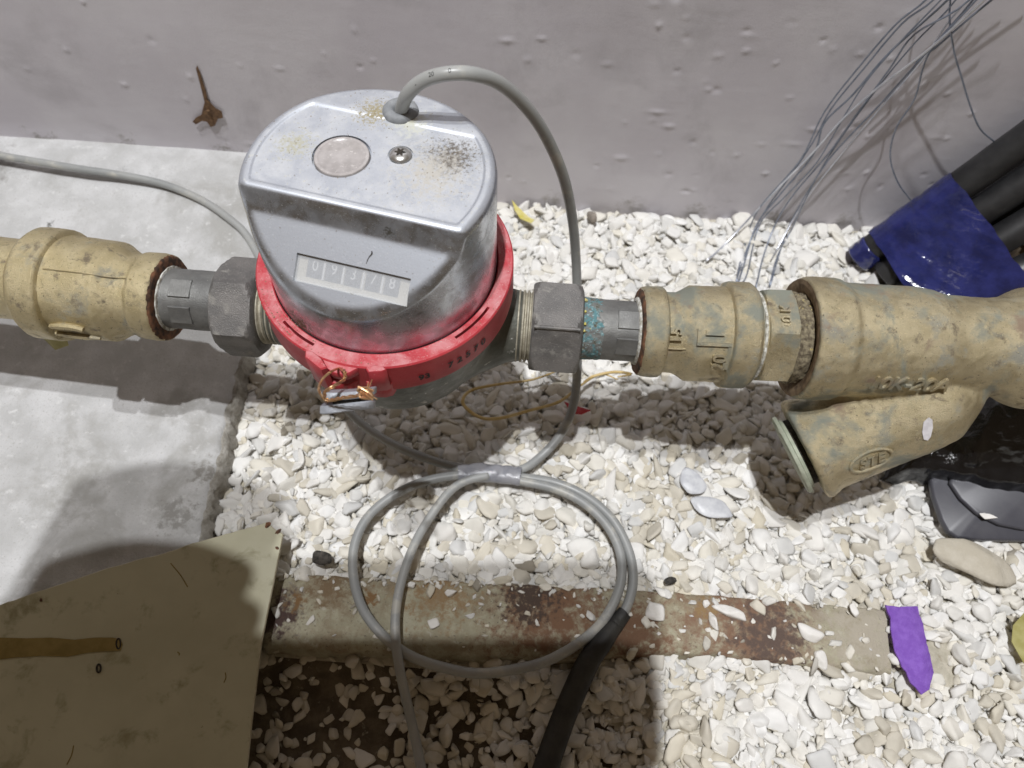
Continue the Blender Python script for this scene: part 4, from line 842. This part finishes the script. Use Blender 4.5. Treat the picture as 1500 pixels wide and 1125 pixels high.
wire([(1560, -120), (1410, 8), (1350, 90), (1290, 158), (1225, 235), (1175, 300), (1130, 380)], .4, M_WIREB, 141, 148)

# ================================================================ BLACK BAG AND GREY LID
lp = [(1364, 702), (1368, 725), (1380, 760), (1390, 778), (1404, 787), (1440, 790), (1560, 792), (1600, 720), (1560, 660), (1480, 640), (1400, 660)]
LD = thing('plastic_lid', 'dark grey plastic tray with a rounded corner lying on the gravel at the right edge', 'lid', atz(1460, 750, ZG))
q = dense([atz(a, b, -85.5) for a, b in lp], 6); mesh('lid_plate', *prism(q-EZ*4, EZ*4, .8), M_LID, LD, 50)
lp2 = [(1392, 706), (1408, 730), (1432, 752), (1465, 768), (1500, 775), (1600, 780), (1600, 650), (1480, 640), (1410, 660)]
q = dense([atz(a, b, -82.5) for a, b in lp2], 6); mesh('raised_panel', *prism(q-EZ*3, EZ*3, .7), M_LID, LD, 50)
v, f = rock(77, 2.2, (1, .6, .3), ang=-.5); mesh('white_fleck', v+atz(1442, 757, -82.0), f, M_STONEW, LD)
gxs = np.linspace(0, 1, 110); U_, V_ = np.meshgrid(gxs, gxs, indexing='ij')
c00, c10, c11, c01 = atz(1305, 692, -84), atz(1470, 728, -76), atz(1640, 560, -30), atz(1400, 545, -58)
c10 = atz(1640, 738, -74)
P = (c00*((1-U_)*(1-V_))[..., None]+c10*(U_*(1-V_))[..., None]+c11*(U_*V_)[..., None]+c01*((1-U_)*V_)[..., None])
rid = 1-np.abs(fbm(P*np.array([1, .5, .5]), 20, 4, 101)); P[..., 2] += 7*(rid-.7)+10*np.sin(np.pi*np.clip(U_, 0, 1))*np.sin(np.pi*V_)
P[..., 1] += 2.5*fbm(P, 14, 3, 103)*1.0
P[..., 2] -= 10*(1-sst(np.minimum(np.minimum(U_, V_), np.minimum(1-U_, 1-V_)), 0, .06))
g = P.reshape(-1, 3); bt = g.copy(); bt[:, 2] = np.minimum(bt[:, 2]-.6, 0)
o = mesh('black_bag', g, grid_faces(*U_.shape), M_BAG, smooth=180); md = o.modifiers.new('s', 'SOLIDIFY'); md.thickness = .4*S; md.offset = -1
tagp(o, 'crumpled glossy black plastic bag lying under the strainer', 'plastic bag')

# ================================================================ SMALL THINGS ON THE GROUND
def stone(label, px, py, z, R, sq, ang, m, seed, cat='pebble', group=None, name='loose_stone'):
    v, f = rock(seed, R, sq, 4, 10 if R > 15 or R < 9.5 else 6, 14, ang); return tagp(mesh(name, v+atz(px, py, z), f, m, None, 180), label, cat, group)
stone('large flat beige stone lying below the grey plastic tray', 1418, 814, -86, 17.5, (1, .55, .28), -.1, M_STONE, 347, 'stone')
stone('pale bluish quartz flake on the gravel right of the cable coil', 1012, 706, -87, 10, (1, .62, .16), -.35, M_QUARTZ, 302, 'stone')
stone('thin translucent looking grey flake just below the quartz flake', 1042, 745, -88, 11, (1, .55, .13), -.3, M_QUARTZ, 303, 'stone')
stone('brown grey pebble by the wall beside the hanging cable', 868, 318, -85, 5.2, (.6, 1, .8), .2, M_STONEB, 304)
G_ = 'white pebbles lying on the rusty bar'
for i, (px, py, R, sq, an, lb) in enumerate([(1074, 898, 6.2, (1, .55, .5), -.3, 'largest oblong white pebble on the rusty bar, right of the centre'), (1046, 911, 4.6, (.5, 1, .5), .2, 'upright white pebble just left of the oblong one on the rusty bar'),
                                      (1185, 928, 7.2, (1, .5, .4), -.35, 'flat cream pebble low on the rusty bar towards its right end'), (1251, 894, 3.2, (.7, 1, .6), .3, 'small pointed white pebble near the purple felt'),
                                      (957, 898, 5.0, (.7, 1, .5), .5, 'grey white pebble beside the splice of the cable'), (1035, 884, 2.0, (1, .8, .6), 0, 'tiniest white chip at the upper rim of the rusty bar'),
                                      (1201, 963, 3.6, (1, .9, .6), 0, 'round cream pebble on the lower rim of the rusty bar'), (660, 868, 3.2, (1, .6, .5), .1, 'white chip inside the cable coil on the top rim of the rusty bar'), (603, 856, 2.2, (1, .8, .6), 0, 'small cream chip between the two cable strands on the bar rim')]):
    stone(lb, px, py, ZS+1.2 if px < 1150 else ZS+.2, R, sq, an, M_STONEW, 310+i, group=G_)
stone('small black clod beside the upper left end of the rusty bar', 471, 818, -87, 6.2, (1, .6, .5), -.2, M_CLOD, 330, 'clod', name='dirt_clod')
stone('tiny black clod right of the cable coil', 982, 850, -88, 3.4, (1, .7, .5), .2, M_CLOD, 331, 'clod', name='dirt_clod')
# purple felt strip
outl = [(1298, 885), (1318, 888), (1344, 888), (1350, 905), (1356, 930), (1362, 960), (1368, 985), (1362, 1010), (1350, 1018), (1335, 1000), (1322, 975), (1310, 948), (1305, 925), (1305, 905)]
q = dense([atz(a, b, -87+1.2*math.sin(i*1.3)) for i, (a, b) in enumerate(outl)], 5); q += (fbm(q, 3, 2, 111)*.4)[:, None]*np.array([1, 1, .5])
tagp(mesh('felt_strip', *prism(q, -EZ*1.3, .3), M_PURPLE, None, 60), 'torn strip of purple felt lying on the gravel at the lower right', 'felt strip')
# straw
tagp(mesh('dry_straw', *tube([atz(905, 556, -84), atz(880, 548, -84), atz(850, 565, -83), atz(820, 588, -84), atz(780, 600, -85), atz(730, 613, -85), atz(700, 610, -85), atz(678, 590, -84), atz(690, 572, -84), atz(730, 563, -83), atz(780, 556, -83), atz(825, 540, -84)], [.3, .6, .6, .8, .8, .9, .9, .9, .8, .7, .6, .4], 8, 6), M_STRAW, None, 180), 'bent stalk of dry straw on the gravel below the right nut', 'straw')
tagp(mesh('dry_straw', *tube([atz(905, 552, -83), atz(925, 548, -83), atz(900, 545, -83), atz(870, 551, -83), atz(855, 560, -84)], [.4, .7, .8, .8, .6], 8, 6), M_STRAW, None, 180), 'short curl of dry straw under the right tailpiece', 'straw')
def leaf(name, label, cat, pts, z, m, th=.4, seed=0):
    q = dense([atz(a, b, z+1.2*math.sin(i*2.1)) for i, (a, b) in enumerate(pts)], 3); tagp(mesh(name, *prism(q, -EZ*th, .1), m, None, 60), label, cat)
leaf('leaf_scrap', 'shrivelled yellow leaf on the gravel by the wall right of the meter cover', 'leaf', [(750, 293), (758, 302), (775, 318), (783, 322), (778, 327), (762, 320), (754, 308)], -84, M_LEAFY)
leaf('leaf_scrap', 'olive leaf with a dark band at the lower right edge', 'leaf', [(1484, 916), (1500, 898), (1530, 910), (1530, 960), (1500, 972), (1482, 940)], -86, M_LEAFO)
leaf('plastic_scrap', 'red plastic scrap on the gravel behind the hanging cable', 'scrap', [(826, 588), (850, 596), (866, 601), (852, 607), (838, 606)], -84.5, M_REDBIT)

def specks(src, parent, m, n, seed, nz, rr, name, region=None):
    rg = np.random.RandomState(seed); me = src.data; off = Vector((0, 0, 0)); p = src
    while p is not None: off += p.location; p = p.parent
    C_ = np.array([p.center[:] for p in me.polygons]); N_ = np.array([p.normal[:] for p in me.polygons]); A_ = np.array([p.area for p in me.polygons])
    C_ = (C_+np.array(off))/S; w_ = A_*(N_[:, 2] > nz)
    if region is not None: w_ = w_*region(C_)
    idx = rg.choice(len(C_), n, p=w_/w_.sum()); parts = []
    T = np.array([[1, 0, 0], [-.5, .8, 0], [-.5, -.8, 0], [.1, .1, .8]]); Fq = [(0, 1, 2), (0, 1, 3), (1, 2, 3), (2, 0, 3)]
    for i in idx:
        s_ = rg.uniform(*rr); a_ = rg.uniform(0, 6.28); c_, q_ = math.cos(a_), math.sin(a_); v = T*np.array([s_, s_*rg.uniform(.3, 1), s_*.6]); v = v@np.array([[c_, q_, 0], [-q_, c_, 0], [0, 0, 1]])
        t1 = np.cross(N_[i], [0, .3, 1]); parts.append((v+C_[i]+N_[i]*.02+rg.normal(size=3)*.12*np.array([1, 1, 0]), Fq))
    v, f = join(parts); o = mesh(name, v, f, m, parent, None); o['kind'] = 'stuff'; return o
M_GRIT = mat('brown_grit', (.14, .10, .06), (.34, .28, .18), 1, .9); M_GRITW = mat('pale_grit', (.60, .58, .52), (.72, .70, .66), 1, .9)
specks(cover, MT, M_GRIT, 420, 1, .6, (.12, .34), 'grit', lambda c: .15+np.exp(-((c[:, 0]-22)**2+(c[:, 1]-5)**2)/110)+.8*np.exp(-((c[:, 0]+2)**2+(c[:, 1]-25)**2)/60)+.5*np.exp(-((c[:, 0]+24)**2+(c[:, 1]-10)**2)/90))
specks(ring, ring, M_GRITW, 380, 2, .7, (.08, .22), 'grit')
specks(ring, ring, M_GRIT, 260, 3, .7, (.12, .4), 'grit', lambda c: .05+np.exp(-((c[:, 0]+28)**2+(c[:, 1]+27)**2)/120))

# ================================================================ PHOTOGRAPHER'S PHONE AND HAND (behind the camera; they shade the lower edge)
def cp(a, b, c=0): return CAM+RT*a+UP*b-FW*(6+c)
PH = thing('smartphone', 'dark smartphone held level behind the viewpoint above the meter', 'phone', cp(-45, 22))
a = np.linspace(0, 2*np.pi, 64, endpoint=False); e = 9.
sx_, sy_ = np.sign(np.cos(a))*np.abs(np.cos(a))**(2/e), np.sign(np.sin(a))*np.abs(np.sin(a))**(2/e)
q = np.array([cp(-50+83*x, 23+39*y) for x, y in zip(sx_, sy_)]); mesh('phone_body', *prism(q, -FW*8.5, 1.2), M_PHONE, PH, 50)
mesh('camera_lens', *lathe([(0, 6), (1.5, 6), (1.6, 3)], cp(0, 0, .2), FW, 32), M_BLACK, PH)
hb = bmesh.new(); rad = []
def hv_(p, r): v = hb.verts.new(Vector([float(t) for t in p])*S); rad.append(r*S); return v
def chain(root, P, R):
    last = root
    for p, r in zip(P, R): v = hv_(p, r); hb.edges.new((last, v)); last = v
wr = hv_(cp(-172, -28, 34), 40)
chain(wr, [cp(-204, -84, 46), cp(-232, -170, 80)], [38, 44])
pa = hv_(cp(-164, 40, 26), 44); hb.edges.new((wr, pa))
for k, (bx, by, ln) in enumerate(((-170, 92, 1.15), (-160, 76, 1.05), (-154, 58, 1.), (-152, 40, .85))):
    kn_ = hv_(cp(bx-6, by, 18), 11.5); hb.edges.new((pa, kn_))
    chain(kn_, [cp(bx+16*ln, by+3, 12), cp(bx+36*ln, by-1, 10), cp(bx+54*ln, by-8, 11)], [10.5, 9.8, 8.6])
chain(pa, [cp(-146, 20, 26), cp(-134, 0, 24), cp(-112, -8, 18)], [30, 22, 12])
chain(pa, [cp(-140, 52, 30), cp(-128, 54, 30)], [30, 22])  # extra palm mass, added to close lit gaps in the hand's shadow
me = bpy.data.meshes.new('person'); hb.to_mesh(me); hb.free(); me.materials.append(M_SKIN); HO = bpy.data.objects.new('person', me); COL.objects.link(HO)
sk = HO.modifiers.new('skin', 'SKIN'); sk.use_smooth_shade = True
for i, v in enumerate(me.skin_vertices[0].data if len(me.skin_vertices) else []): v.radius = (rad[i], rad[i]); v.use_root = (i == 0)
HO.modifiers.new('sub', 'SUBSURF').levels = 2; HO.modifiers['sub'].render_levels = 2
tagp(HO, "bare left hand and forearm gripping the dark smartphone's left end", 'person')
bpy.context.view_layer.update()
if not len(me.skin_vertices):
    pass
